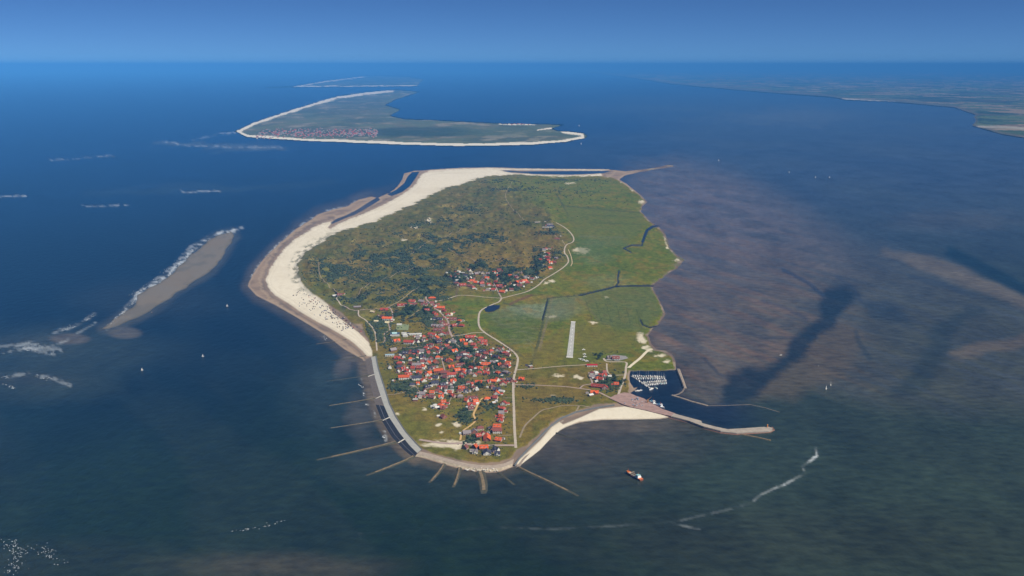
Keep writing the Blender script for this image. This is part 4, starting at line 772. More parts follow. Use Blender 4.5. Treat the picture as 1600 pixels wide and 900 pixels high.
HS = '''600.5 484 11 r;598 495 8 d;605 499 13 o;605 504 6 y;628 477 13 r;644 471 9 r;648 476 7 d;659 471 9 g;663 476 9 d;667 485 7 r;620 533 9 o;639 536 14 r;653 528 5 g;662 527 5 r;661 533 6 g;652 534 6 d;
675 466 10 o;675 474 6 d;680 478 6 d;689 481 11 o;694 486 6 r;704 490 7 y;700 492 7 r;679 490 6 r;682 493 5 o;687 499 8 s;679 499 5 s;708 499 10 d;709 509 7 r;721 509 8 r;718 502 6 o;714 507 4 w;691 504 8 d;687 510 10 g;695 508 8 d;684 516 12 d;677 510 6 g;675 523 11 r;691 522 11 r;681 528 9 o;673 528 5 d;686 532 7 d;699 522 5 d;734 527 12 r;722 533 7 o;700 534 8 s;708 534 8 g;735 533 7 s;
614 547 9 g;633 552 8 s;640 552 6 d;631 558 5 s;621 560 9 r;649 550 10 s;658 549 9 g;654 552 5 r;666 544 7 r;669 552 5 r;660 558 9 s;665 563 9 g;641 562 5 o;653 559 3 y;624 568 8 r;624 574 9 s;630 577 7 r;636 580 8 r;645 576 6 r;651 572 12 g;655 575 8 r;662 573 7 o;668 568 6 o;655 583 8 o;642 569 6 d;660 566 6 d;639 586 7 r;668 586 7 o;662 595 8 o;622 582 4 w;615 595 3 w;
685 535 7 s;698 541 7 r;680 545 10 o;689 548 8 d;674 540 6 d;703 545 6 d;710 549 9 o;728 539 5 o;740 539 7 r;689 543 7 s;684 552 5 d;724 552 8 d;718 556 9 s;728 554 7 w;729 559 10 d;717 561 8 d;673 561 7 r;684 559 7 o;681 566 8 o;696 563 5 s;702 564 10 o;705 574 8 o;714 579 9 o;671 568 5 o;682 573 4 g;672 577 6 s;677 576 5 d;685 581 13 o;671 584 6 o;696 584 12 d;696 590 7 d;723 584 9 r;725 580 6 o;721 590 6 r;735 583 7 g;736 576 6 r;731 580 4 s;681 590 8 s;709 595 8 o;672 592 5 r;
751 529 8 o;756 534 9 r;759 539 5 o;743 545 6 r;748 556 8 r;754 549 10 s;760 553 7 r;756 559 7 d;767 549 7 r;778 547 8 d;784 551 7 g;786 545 4 o;789 552 8 r;794 555 7 d;793 549 4 w;775 558 8 s;770 567 8 g;787 563 6 o;780 571 6 o;787 572 10 d;794 568 7 o;795 573 5 r;759 570 13 o;757 564 4 w;751 576 7 o;749 583 7 r;761 579 6 d;761 584 8 r;778 583 7 o;783 586 5 s;790 582 8 g;742 587 6 o;748 598 10 o;
764 597 7 r;770 596 10 o;777 594 7 o;786 600 10 r;795 594 7 s;800 596 6 d;769 605 7 d;776 609 11 s;784 611 8 w;776 615 8 o;774 622 7 r;771 629 5 w;761 624 9 o;745 609 5 w;741 608 5 d;743 628 8 o;743 623 7 d;787 631 9 r;785 639 8 r;783 646 8 g;783 652 8 o;782 658 8 r;815 593 8 o;
644 602 8 s;653 600 5 o;667 605 8 s;664 611 5 r;675 614 7 o;675 621 9 d;660 616 8 g;656 621 6 g;662 621 5 d;649 625 7 w;
692 602 9 s;696 607 6 d;687 607 6 r;684 612 6 d;688 614 5 o;708 596 8 o;704 601 6 d;706 606 5 g;703 614 7 o;721 607 9 o;717 613 6 d;708 619 8 r;719 620 8 g;728 612 7 s;732 599 7 d;737 601 4 r;689 621 7 o;693 629 7 o;689 634 9 o;692 638 8 d;680 634 6 w;683 637 6 w;735 623 8 d;729 627 6 o;737 633 11 r;736 639 8 d;693 652 8 d;739 606 5 d;
777 667 11 o;747 682 8 r;755 679 8 r;779 688 9 o;741 675 9 g;729 677 11 g;750 670 10 d;727 700 8 d;742 699 8 o;742 707 8 g;756 700 12 o;775 703 9 s;777 710 8 s;769 671 4 d;
717 424 4 w;723 427 5 w;734 423 4 r;735 428 4 g;754 427 5 g;757 431 5 g;762 428 5 g;772 426 5 o;761 435 6 o;730 437 4 w;735 435 4 w;738 439 7 o;743 441 5 o;747 437 7 w;714 438 5 w;711 440 4 s;714 443 6 d;723 445 9 r;735 447 8 d;740 450 5 r;754 439 6 g;752 443 7 r;754 447 6 g;764 445 6 r;762 453 6 g;771 453 6 r;716 429 4 d;727 431 6 s;712 433 4 d;744 428 6 g;704 431 4 d;
780 423 6 d;779 431 8 o;784 426 4 d;797 429 5 o;805 432 6 g;808 434 6 r;815 426 3 w;775 441 5 r;780 445 8 r;783 449 6 d;785 456 8 o;791 454 4 d;807 441 7 o;813 441 6 r;819 439 9 o;824 442 6 r;803 446 5 w;811 446 9 d;799 453 6 d;821 433 5 g;831 436 6 d;837 435 4 w;
840 347 8 w;852 351 8 w;859 349 8 g;870 372 8 d;853 389 5 r;858 389 4 g;850 391 5 g;856 397 6 r;856 402 7 r;856 407 6 r;860 411 6 o;852 401 4 w;844 406 5 r;866 410 6 d;869 404 5 g;859 419 6 o;848 415 3 w;
925 584 6 d;926 589 7 g;934 592 8 o;939 593 7 r;931 596 5 w;944 587 7 r;944 583 6 d;953 588 5 w;945 606 9 r;963 601 7 o;929 614 11 o;923 617 7 w;962 560 10 d;952 559 7 g;
524 461 7 w;531 461 7 d;582 487 6 y;588 502 6 y;829 573 5 w'''
for k, rec in enumerate(HS.replace('\n', '').split(';')):
    a = rec.split()
    if len(a) < 4: continue
    px, py, wpx, rc = float(a[0]), float(a[1]), float(a[2]), a[3]
    rr = random.Random(k * 31 + 5)
    if wpx <= 4.5: t = rr.choice(['low', 'gable', 'low'])
    elif rc in 'wy': t = rr.choice(['flat', 'low', 'low'])
    elif wpx >= 12: t = rr.choice(['two', 'plain'])
    else: t = rr.choice(['plain', 'plain', 'gable', 'cross', 'cross', 'hip'])
    wl_ = rr.choice('wwwbbcmm') if rc != 'd' else rr.choice('bmwc')
    house(px, py, wpx, rc, wl_, t, rz=rr.choice([rr.gauss(0, .22), rr.gauss(0, .22), rr.gauss(.5, .2), rr.gauss(-.5, .2)]) * (0.3 if wpx >= 10 else 1.0))
# buildings with a face of their own
house(631, 591, 15, 'o', 'w', 'two', 13, .12, 'big orange-roofed hotel with white front on the sea wall meadow')
house(651, 592, 14, 's', 'w', 'two', 12, .18, 'big slate-roofed hotel with bright white front near the sea wall meadow')
house(680, 600, 10, 's', 'w', 'two', 12, .05, 'tall slate-roofed guesthouse with glaring white two-storey front')
house(705, 587, 12, 'r', 'w', 'two', 11, .2, 'long red-roofed guesthouse with slanting white front in the village centre')
house(719, 571, 13, 'd', 'w', 'plain', 10, .05, 'maroon-roofed guesthouse with white gables among dark central trees')
house(702, 611, 13, 'w', 'w', 'flat', 7, .08, 'long low white hall in the southern village')
house(649, 522, 17, 'w', 'w', 'low', 9, .12, 'long white school block east of the pool hall')
house(761, 685, 10, 'o', 'b', 'gable', 26, .05, 'large bright orange hall with deep gabled roof by the southern road')
house(777, 675, 13, 'd', 'w', 'two', 12, .03, 'broad maroon-roofed hotel with white corner by the southern lane')
house(761, 708, 11, 's', 'w', 'gable', 16, .1, 'steep slate-roofed church-like house nearest the island tip')
house(925, 571, 15, 'R', 'w', 'flat', 11, .02, 'scarlet flat-roofed hangar at the end of the airfield road', cat_='hangar', name='hangar')
house(934, 604, 18, 'r', 'b', 'plain', 11, -.28, 'long red-roofed harbour building beside the brick quay')
house(860, 354, 10, 's', 'w', 'two', 12, .05, 'slate-roofed hostel with white front alone in the eastern dunes')
house(558, 478, 10, 'g', 'b', 'low', 16, .25, 'grey-roofed beach hall standing alone above the dunes path')
house(609, 555, 13, 'p', 'w', 'flat', 9, .1, 'pale blue flat-roofed pavilion west of the crowded village')
house(624, 507, 7, 'w', 'w', 'low', 6, .05, 'small white clubhouse at the top edge of the sports court')
house(609, 575, 5, 'w', 'w', 'gable', 7, .3, 'lone white hut on the meadow west of the village')
house(932, 584, 6, 'w', 'w', 'hip', 9, .1, 'white domed store among the harbour houses')
# pool hall: dark deck roof with a glazed turquoise hall, white ring annex
ph = empty('pool_hall', at(617, 524), .1); s_ = mpp(617, 524)
link('wall', tmpl('pool_wall', lambda: box(-13, 13, -12, 12, 0, 5), WALLM['w']), ph)
link('roof', tmpl('pool_roof', lambda: box(-13.6, 13.6, -12.6, 12.6, 5, 5.8), mat('pool_roof_dark', (0.06, 0.085, 0.12), .7, .1, .2)), ph)
gl = link('glazed_roof', tmpl('pool_glass', lambda: roof_x(-7, 7, -7, 7, 5.8, 8.8, .2, .3), mat('turquoise_glazing', (0.22, 0.48, 0.50), .3, .08, .3)), ph); gl.location = (-1, 2, 0)
for i in range(5):
    o = link('glazing_bar', tmpl('glazing_bar', lambda: roof_x(-.12, .12, -7, 7, 5.9, 8.95, .2, .3), M_WHITE), gl); o.location = (-5.6 + i * 2.8, 0, 0)
link('white_band', tmpl('pool_band', lambda: box(-13.2, 13.2, -12.9, -12.7, 2.6, 5.6), M_WHITE), ph)
tag(ph, 'blue-roofed pool hall with turquoise glazed top and white walls', 'pool hall')
an = empty('pool_annex', at(632, 524), 0)
bm = bmesh.new(); bmesh.ops.create_cone(bm, cap_ends=True, segments=20, radius1=7, radius2=7, depth=4); bmesh.ops.translate(bm, verts=bm.verts, vec=(0, 0, 2)); me = bpy.data.meshes.new('drum'); bm.to_mesh(me); bm.free(); me.materials.append(WALLM['w']); link('drum', me, an)
bm = bmesh.new(); bmesh.ops.create_cone(bm, cap_ends=True, segments=20, radius1=7.6, radius2=1.5, depth=1.8); bmesh.ops.translate(bm, verts=bm.verts, vec=(0, 0, 4.9)); me = bpy.data.meshes.new('drum_roof'); bm.to_mesh(me); bm.free(); me.materials.append(mat('pale_drum_roof', (0.55, 0.56, 0.52), .8)); link('drum_roof', me, an)
for dx, dy in ((-3, 16), (4, -14)):
    o = link('wing', tmpl('annex_wing', lambda: box(-7, 7, -4, 4, 0, 3.8), WALLM['w']), an); o.location = (dx, dy, 0)
    o2 = link('wing_roof', tmpl('annex_wing_roof', lambda: box(-7.3, 7.3, -4.3, 4.3, 3.8, 4.3), ROOFM['w'][0]), o)
tag(an, 'white round annex joined by two low wings beside the pool hall', 'annex')
# waste and works yard north of the harbour
wy = slab('works_yard', [(947,563),(966,564),(982,560),(978,556.5),(960,554.5),(949,556)], mat('yard_gravel', (0.24, 0.23, 0.22), .95, .25, .2), .5)

# ------------------------------------------------------------------ labels that say which house: roof, walls, rank from the nearest landmark
LMK = [(617,522,'the blue-roofed pool hall'),(769,482,'the round pond'),(934,603,'the long red harbour building'),(925,570,'the scarlet hangar'),(860,353,'the white dune hostel'),(784,466,'the eastern road fork'),(804,697,'the crossroads at the island tip'),(582,556,'the north end of the sea wall'),
       (808,578,'the airfield road junction'),(743,650,'the ochre winding path'),(558,477,'the grey beach hall'),(631,590,'the orange hotel on the meadow'),(680,600,'the tall slate guesthouse'),(748,503,'the bend of the pale road'),(761,684,'the large orange hall'),(719,571,'the white-gabled central guesthouse'),
       (665,463,'the dark wood above the village'),(706,525,'the lane fork north of the village'),(723,445,'the hamlet edge by the meadow'),(819,438,'the grove in the eastern hamlet'),(856,400,'the row of red dune houses'),(651,550,'the slate roofs west of the lanes'),(737,632,'the broad red roof by the scrub'),(787,630,'the straight southern lane'),(760,552,'the crimson roofs near the pale road'),(690,560,'the middle of the main village'),(700,480,'the long northern street')]
ORD = ['nearest', 'second nearest', 'third nearest', 'fourth nearest', 'fifth nearest', 'sixth nearest', 'seventh nearest', 'eighth nearest', 'ninth nearest', 'tenth nearest', 'eleventh nearest', 'twelfth nearest', 'thirteenth nearest', 'fourteenth nearest', 'fifteenth nearest', 'sixteenth nearest', 'seventeenth nearest', 'eighteenth nearest', 'nineteenth nearest', 'twentieth nearest']
LW = [(PV(a, b), n) for a, b, n in LMK]
def rank_labels(items, marks=None):
    """items: (object, phrase). Each gets '<phrase>, <nth> nearest to <landmark>' - counted over all of that phrase, so it holds for one thing only"""
    marks = marks or LW; by = {}
    for o, ph_ in items: by.setdefault(ph_, []).append(o)
    for ph_, obs in by.items():
        ranks = {}
        for p, n in marks:
            for r, o in enumerate(sorted(obs, key=lambda o: (Vector((o.location.x, o.location.y, 0)) - p).length)):
                ranks.setdefault(o.name, []).append((r, (Vector((o.location.x, o.location.y, 0)) - p).length, n))
        for o in obs:
            r, d, n = min(ranks[o.name]); o['label'] = '%s, %s to %s' % (ph_, ORD[r] if r < 20 else 'far from, number %d' % r, n)
            if r >= 20: print('RANK', r, o.name, ph_)
items = []
WN = {'w': 'white-walled', 'b': 'brick-walled', 'c': 'cream-walled', 'm': 'brown-walled'}
for root, rc, wc, wpx, lab, px, py in HOUSES:
    if lab: root['label'] = lab; continue
    items.append((root, '%s %s-roofed house' % (WN[wc], ROOFN[rc])))
rank_labels(items)

# sheds and outbuildings in the gardens
shrng = random.Random(12); sheds = []
hp_ = [(h[0].location.x, h[0].location.y, max(h[0].scale.x, h[0].scale.y)) for h in HOUSES]
for h in list(HOUSES):
    if shrng.random() > .62: continue
    for _t in range(8):
        px = h[5] + shrng.choice((-1, 1)) * (h[3] * .5 + shrng.uniform(1.5, 4)); py = h[6] + shrng.uniform(-2.2, 2.6); p = at(px, py)
        if hgt(px, py) < 1.2 or any(math.hypot(p.x - a, p.y - b) < c * .5 + 4 for a, b, c in hp_): continue
        hp_.append((p.x, p.y, 6.0)); rc = shrng.choice('wwgdrsr'); root = empty('garden_shed', p, shrng.uniform(-.5, .5)); root.scale = (shrng.uniform(4, 7), shrng.uniform(4, 6), .9)
        link('wall', tmpl('low_walls', lambda: T_low()[0], WALLM['w' if shrng.random() < .7 else 'm']), root); link('roof', tmpl('low_roof', lambda: T_low()[1], ROOFM[rc][0]), root)
        root['category'] = 'shed'; root['group'] = 'outbuildings in the village gardens'; sheds.append((root, 'small %s-roofed garden shed' % ROOFN[rc])); break
rank_labels(sheds)

# ================================================================== TREES AND SCRUB
M_LEAF = [mat('leaf_%d' % i, c, .8, .35, .35) for i, c in enumerate([(0.030, 0.055, 0.018), (0.040, 0.070, 0.020), (0.026, 0.045, 0.022)])]
M_BARK = mat('bark', (0.09, 0.065, 0.045), .9, .2, 1.0)
def crown_mesh(seed, m):
    r = np.random.RandomState(seed); V = []; F = []
    lobes = [(r.normal(0, .28, 3) * (1, 1, .6) + (0, 0, .62), r.uniform(.26, .42)) for _ in range(7)]
    for c, rad in lobes:
        for _ in range(26):
            d = r.normal(size=3); d /= np.linalg.norm(d); d[2] = abs(d[2]) * .9 - .15
            p = c + d * rad * r.uniform(.75, 1.08); s = r.uniform(.09, .17)
            a = r.normal(size=3); a -= d * a.dot(d) * .7; a /= np.linalg.norm(a); b = np.cross(d, a)
            n = len(V); V += [p + a * s, p + b * s * .8 + d * .03, p - a * s, p - b * s * .8 - d * .02]; F.append((n, n + 1, n + 2, n + 3))
    me = bpy.data.meshes.new('crown'); me.from_pydata([tuple(v) for v in V], [], F); me.materials.append(m); me.update(); return me
def trunk_mesh():
    V = []; F = []
    def limb(p0, p1, r0, r1):
        n = len(V); ax = (p1 - p0).normalized(); u = ax.orthogonal().normalized(); w = ax.cross(u)
        for p, rr in ((p0, r0), (p1, r1)):
            for k in range(5): V.append(tuple(p + u * rr * math.cos(k * 1.2566) + w * rr * math.sin(k * 1.2566)))
        F.extend((n + k, n + (k + 1) % 5, n + 5 + (k + 1) % 5, n + 5 + k) for k in range(5))
    limb(Vector((0, 0, -.05)), Vector((.01, 0, .38)), .055, .035)
    for k in range(3):
        a = k * 2.1; limb(Vector((.01, 0, .33)), Vector((.22 * math.cos(a), .22 * math.sin(a), .62)), .028, .012)
    me = bpy.data.meshes.new('trunk'); me.from_pydata(V, [], F); me.materials.append(M_BARK); me.update(); return me
CROWNS = [crown_mesh(i * 3 + 1, M_LEAF[i % 3]) for i in range(6)]; TRUNK = trunk_mesh()
trng = random.Random(99); TREES = []
hpos = np.array([(h[0].location.x, h[0].location.y, max(h[0].scale.x, h[0].scale.y)) for h in HOUSES])
def tree(px, py, hm):
    p = at(px, py)
    if (np.hypot(hpos[:, 0] - p.x, hpos[:, 1] - p.y) < hpos[:, 2] * .5 + 1.0).any(): return False
    if any((t.location - p).length < 4.0 for t, _ in TREES[-60:]): return False
    root = empty('tree', p, trng.uniform(0, 6.28)); wd = hm * trng.uniform(.95, 1.35); root.scale = (wd, wd, hm)
    i = trng.randrange(6); link('crown', CROWNS[i], root); link('trunk', TRUNK, root)
    root['category'] = 'tree'; root['group'] = 'trees of the island villages'
    TREES.append((root, 'tall broad dark tree' if hm > 8.5 else ('middling bushy tree' if hm > 6.6 else 'small rounded tree'))); return True
GROVES = [(637,488,13,10,34,8.5),(660,447,20,11,26,7.5),(795,432,11,11,26,9),(830,429,14,6,18,8.5),(845,413,10,8,16,8),(868,403,8,4,8,7),(747,417,13,4,12,8),(800,448,10,5,8,8),(768,430,8,6,8,7),(720,436,14,6,12,6.5),(668,489,7,6,8,7),(706,543,10,5,9,7.5),(733,546,8,5,8,8),(725,570,14,6,12,8),(694,552,9,4,8,7),(741,572,8,6,9,8),(770,575,7,8,6,7),(688,532,8,6,6,6.5),(670,498,8,7,6,6.5),(718,508,8,7,5,6.5),
          (630,605,16,6,7,6),(735,652,14,8,7,6),(760,633,14,6,6,6),(735,690,12,5,5,6),(955,597,16,8,12,7),(938,600,8,5,4,6.5),(938,558,6,5,6,7),(750,600,8,5,6,7),(665,612,5,5,4,6),(700,630,12,8,6,6),(640,610,10,6,4,6),(690,466,7,3,6,8),(735,455,16,3,5,6),(780,655,5,14,5,6),(790,610,8,4,5,6.5),(650,580,30,20,10,6.5),(700,560,30,30,14,6.5),(770,560,25,20,10,6.5),(700,600,40,16,10,6.5),(690,500,12,14,6,6)]
for (cx, cy, rx, ry, n, hm) in GROVES:
    for _ in range(n):
        for _t in range(6):
            if tree(cx + rx * trng.gauss(0, .62), cy + ry * trng.gauss(0, .62), hm * trng.uniform(.75, 1.2)): break
    if len(TREES) > 296: break
rank_labels(TREES)

# dune scrub: thickets nobody could count
def scrub():
    r = np.random.RandomState(5)
    pts = []
    def add(u, v, s):
        pts.append(np.stack([u, v, s], 1))
    for (cx, cy, rx, ry, dens) in [(577,390,15,6,1),(587,403,35,9,.8),(613,407,30,10,.9),(513,420,25,12,.6),(530,437,25,10,.6),(593,440,20,6,.8),(640,430,20,6,.8),(673,403,35,10,1),(663,390,20,6,.8),(690,387,30,6,.9),(617,367,10,4,.8),(653,355,15,4,.8),(660,447,24,14,1.5),(680,372,14,5,.7),
                                  (747,376,32,6,1.1),(773,366,13,4,1),(719,356,12,5,.8),(695,385,25,8,.9),(688,402,20,10,1),(714,397,10,4,.9),(747,416,18,6,1.5),(856,366,16,4,1.4),(817,353,12,3,1),(758,395,6,3,1),(826,384,6,2,1),(838,395,7,6,1),(795,285,45,3,.7),(815,299,48,3,.7),(885,282,40,2,.7),(726,332,24,6,.5),(700,350,30,6,.5),(636,489,16,11,2),(795,431,14,13,2),(830,428,15,7,1.8),(846,412,12,9,1.6),
                                  (870,402,9,5,1.2),(600,500,14,10,.8),(575,512,14,8,.6),(590,530,16,12,.6),(600,515,12,10,.7),(560,470,30,7,.5),(600,465,30,8,.4),(630,606,18,6,.8),(735,652,16,9,.7),(760,634,16,6,.6),(730,690,12,5,.6),(955,598,18,9,1),(640,610,12,7,.5),(800,448,12,6,1.5),(768,430,12,8,1.0),(720,438,16,8,.9),(668,489,8,7,1),(700,545,26,14,.6),(730,560,20,18,.8),(670,500,10,10,.8),(690,535,22,8,.6),(770,575,20,18,.5),(650,560,30,18,.5),(690,600,40,14,.5),(880,627,16,4,.3),(860,626,30,3,.25),(830,605,16,3,.25),(690,467,9,3,1.4),(700,440,14,8,.5),(670,420,30,12,.5),(560,430,60,24,.15),(640,400,70,30,.12),(870,300,80,18,.06)]:
        n = int(dens * rx * ry * 7.0); a = cx + rx * r.normal(0, .62, n); b = cy + ry * r.normal(0, .62, n)
        ax, ay = P(a, b); nn = fbm(ax / 38, ay / 60, 140, 4); k = nn > r.uniform(.44, .56, n)
        add(a[k], b[k], r.uniform(1.4, 3.2, int(k.sum())))
    # gardens and hedges, thickened to stand in for dark shade between the houses
    for h in HOUSES:
        n = 15; s = h[3]
        add(h[5] + r.normal(0, s * .75 + 2, n), h[6] + r.normal(0, s * .35 + 1.5, n), r.uniform(.9, 2.1, n))
    u = r.uniform(470, 890, 4500); v = r.uniform(285, 505, 4500)
    add(u, v, r.uniform(1.0, 2.4, 4500))
    pts = np.concatenate(pts)
    U, V, S = pts.T
    X, Y = P(U, V)
    ok = (sd_poly(VEG, U, V, 20) > 3)
    scat = np.arange(len(U)) >= len(U) - 4500
    ok &= ~scat | ((sd_poly(DUNE, U, V, 20) > 4) & (fbm(X / 70, Y / 110, 123, 4) > .53))
    ok &= ~((np.abs(sd_poly(POND, U, V, 20)) < 3) | (sd_poly(POND, U, V, 20) > 0))
    U, V, S, X, Y = U[ok], V[ok], S[ok], X[ok], Y[ok]
    # keep clear of houses, runway and roads
    keepm = np.ones(len(U), bool)
    for k in range(len(hpos)):
        keepm &= np.hypot(X - hpos[k, 0], Y - hpos[k, 1]) > hpos[k, 2] * .52 + S * .5
    for o in bpy.data.objects:
        if o.name.split('.')[0] in ('road', 'path') and o.type == 'MESH':
            vs_ = np.array([v_.co for v_ in o.data.vertices])[:, :2]
            bx = (X > vs_[:, 0].min() - 5) & (X < vs_[:, 0].max() + 5) & (Y > vs_[:, 1].min() - 5) & (Y < vs_[:, 1].max() + 5)
            ii = np.nonzero(bx & keepm)[0]
            if len(ii):
                d = np.full(len(ii), 1e9)
                for c in vs_[::2]: d = np.minimum(d, np.hypot(X[ii] - c[0], Y[ii] - c[1]))
                keepm[ii[d < 4.5]] = False
    U, V, S, X, Y = U[keepm], V[keepm], S[keepm], X[keepm], Y[keepm]
    c = np.clip((U - gu[0]) / STEP, 0, len(gu) - 1.01).astype(int); rw = np.clip(np.interp(V, gv, np.arange(len(gv))), 0, len(gv) - 1.01).astype(int)
    Zg = H[rw, c]
    ico = bmesh.new(); bmesh.ops.create_icosphere(ico, subdivisions=1, radius=1.0); bv = np.array([v_.co for v_ in ico.verts]); bf = np.array([[v_.index for v_ in f_.verts] for f_ in ico.faces]); ico.free()
    n = len(U); k = len(bv)
    S = S * np.clip((np.hypot(X, Y) / 2600) ** .35, .9, 1.5)
    jit = r.uniform(.65, 1.3, (n, k))
    co = bv[None] * jit[..., None] * S[:, None, None] * np.stack([r.uniform(.9, 1.6, n), r.uniform(.9, 1.8, n), r.uniform(.55, .9, n)], 1)[:, None, :]
    co += np.stack([X, Y, Zg + S * .25], 1)[:, None, :]
    tr = bf[None] + (np.arange(n) * k)[:, None, None]
    print('scrub bushes', n, 'tris', n * len(bf))
    half = r.uniform(0, 1, n) < .5
    for nm, sel, m in (('dune_scrub', half, mat('scrub_dark', (0.030, 0.048, 0.020), .9, .35, .12)), ('thicket', ~half, mat('scrub_green', (0.045, 0.062, 0.022), .9, .4, .12))):
        idx = np.nonzero(sel)[0]
        o = soup_mesh(nm, co[idx].reshape(-1, 3), (bf[None] + (np.arange(len(idx)) * k)[:, None, None]).reshape(-1, 3), m)
        tag(o, 'dark green scrub and hedges covering the dunes and gardens' if nm == 'dune_scrub' else 'olive green thickets between the dunes and gardens', 'scrub', None, 'stuff')
scrub()

# ================================================================== THE TOWN ON THE NEIGHBOURING ISLAND (one mass at this distance)
def far_town():
    r = np.random.RandomState(8); groups = {'red': [], 'white': []}
    n = 420
    U = np.concatenate([r.uniform(400, 590, n), r.uniform(545, 590, 60), r.uniform(785, 835, 14)]); V = np.concatenate([r.normal(208, 3.6, n), r.normal(206, 2.6, 60), r.uniform(193, 195, 14)])
    ok = (V > 199) & (V < 216.5) & ((V - 199) * 9 > (590 - U) * .0) & (U - 395 > (216 - V) * 1.2); ok |= (U > 780)
    for u, v in zip(U[ok], V[ok]):
        p = PV(u, v, 6.0); w, d, h = r.uniform(10, 20), r.uniform(8, 14), r.uniform(4, 8)
        groups['red' if r.rand() < .5 else 'white'].append((p, w, d, h, r.uniform(-.5, .5)))
    for g, rows in groups.items():
        wv, wf, rv, rf = [], [], [], []
        for p, w, d, h, a in rows:
            ca, sa = math.cos(a), math.sin(a)
            def put(vf, V_, F_):
                n_ = len(V_); V_ += [(p.x + x * w * ca - y * d * sa, p.y + x * w * sa + y * d * ca, p.z - 6 + z) for x, y, z in vf[0]]; F_ += [tuple(i + n_ for i in q) for q in vf[1]]
            put(house_x(-.5, .5, -.5, .5, h, h + 5), wv, wf); put(roof_x(-.5, .5, -.5, .5, h, h + 5), rv, rf)
        root = empty('distant_%s_roofs_town' % g)
        wo = from_py('walls', wv, wf, WALLM['c'], root); ro = from_py('roofs', rv, rf, ROOFM['r' if g == 'red' else 'g'][0], root)
        for o in (wo, ro): o['kind'] = 'stuff'
        tag(root, 'far-off %s of the town on the neighbouring island' % ('red roofs' if g == 'red' else 'pale roofs'), 'town', None, 'stuff')
far_town()

# ================================================================== BEACH CHAIRS
def chair_mesh(i, m):
    V, F = cat(box(-.75, .75, -.55, .45, 0, .55), box(-.75, .75, .3, .55, .5, 1.7), box(-.78, -.62, -.3, .55, .5, 1.5), box(.62, .78, -.3, .55, .5, 1.5), ([(-.8, .6, 1.65), (.8, .6, 1.65), (.8, -.1, 1.95), (-.8, -.1, 1.95), (-.8, -.45, 1.6), (.8, -.45, 1.6)], [(0, 1, 2, 3), (3, 2, 5, 4)]))
    me = bpy.data.meshes.new('beach_chair_%d' % i); me.from_pydata(V, [], F); me.materials.append(m); me.update(); return me
CH = [chair_mesh(i, mat('wicker_' + n, c, .8)) for i, (n, c) in enumerate([('dark_blue', (0.04, 0.06, 0.13)), ('brown', (0.13, 0.08, 0.05)), ('charcoal', (0.06, 0.06, 0.06)), ('white', (0.7, 0.7, 0.7)), ('red', (0.35, 0.06, 0.05))])]
CN = ['dark blue', 'brown', 'charcoal', 'white', 'red']
crng = random.Random(4); chairs = []
LOW = [(448,466),(476,486),(500,498),(520,508),(536,520)]; HIGH = [(474,450),(500,470),(528,488),(548,505),(562,512)]
while len(chairs) < 230:
    i = crng.randrange(4); t = crng.random(); s = min(1, max(0, (int(crng.random() ** .75 * 7) + .5) / 7 + crng.gauss(0, .03)))
    if vnoise(np.array([(i + t) * 9.0]), np.array([s * 3.0]), 44)[0] < .42: continue
    a = [LOW[i][k] + (LOW[i + 1][k] - LOW[i][k]) * t for k in (0, 1)]; b = [HIGH[i][k] + (HIGH[i + 1][k] - HIGH[i][k]) * t for k in (0, 1)]
    px, py = a[0] + (b[0] - a[0]) * s, a[1] + (b[1] - a[1]) * s
    k = crng.choices(range(5), (4, 4, 5, 2, 1))[0]
    o = link('beach_chair', CH[k]); o.location = at(px, py); o.rotation_euler = (0, 0, crng.gauss(2.6, .6)); sc_ = crng.uniform(1.15, 1.5); o.scale = (sc_,) * 3
    o['category'] = 'beach chair'; o['group'] = 'hooded chairs on the white beach'; chairs.append((o, CN[k] + ' hooded beach chair'))
BL = [(PV(a, b), n) for a, b, n in [(448,462,'the wet brown shoreline corner'),(474,450,'the upper dune foot'),(500,469,'the upper beach path'),(534,490,'the lower beach path'),(558,512,'the brown beach hut'),(520,510,'the shore below the paths'),(541,531,'the half buried groyne'),(496,500,'the wet sand edge'),(476,480,'the middle of the sand'),(515,490,'the densest chair rows'),(548,505,'the grassy corner of the beach')]]
rank_labels(chairs, BL)
tag(house(564, 518, 3.2, 'd', 'm', 'low', 6, .3, None, 'beach_hut', 'hut', False), 'small brown hut alone on the white beach')

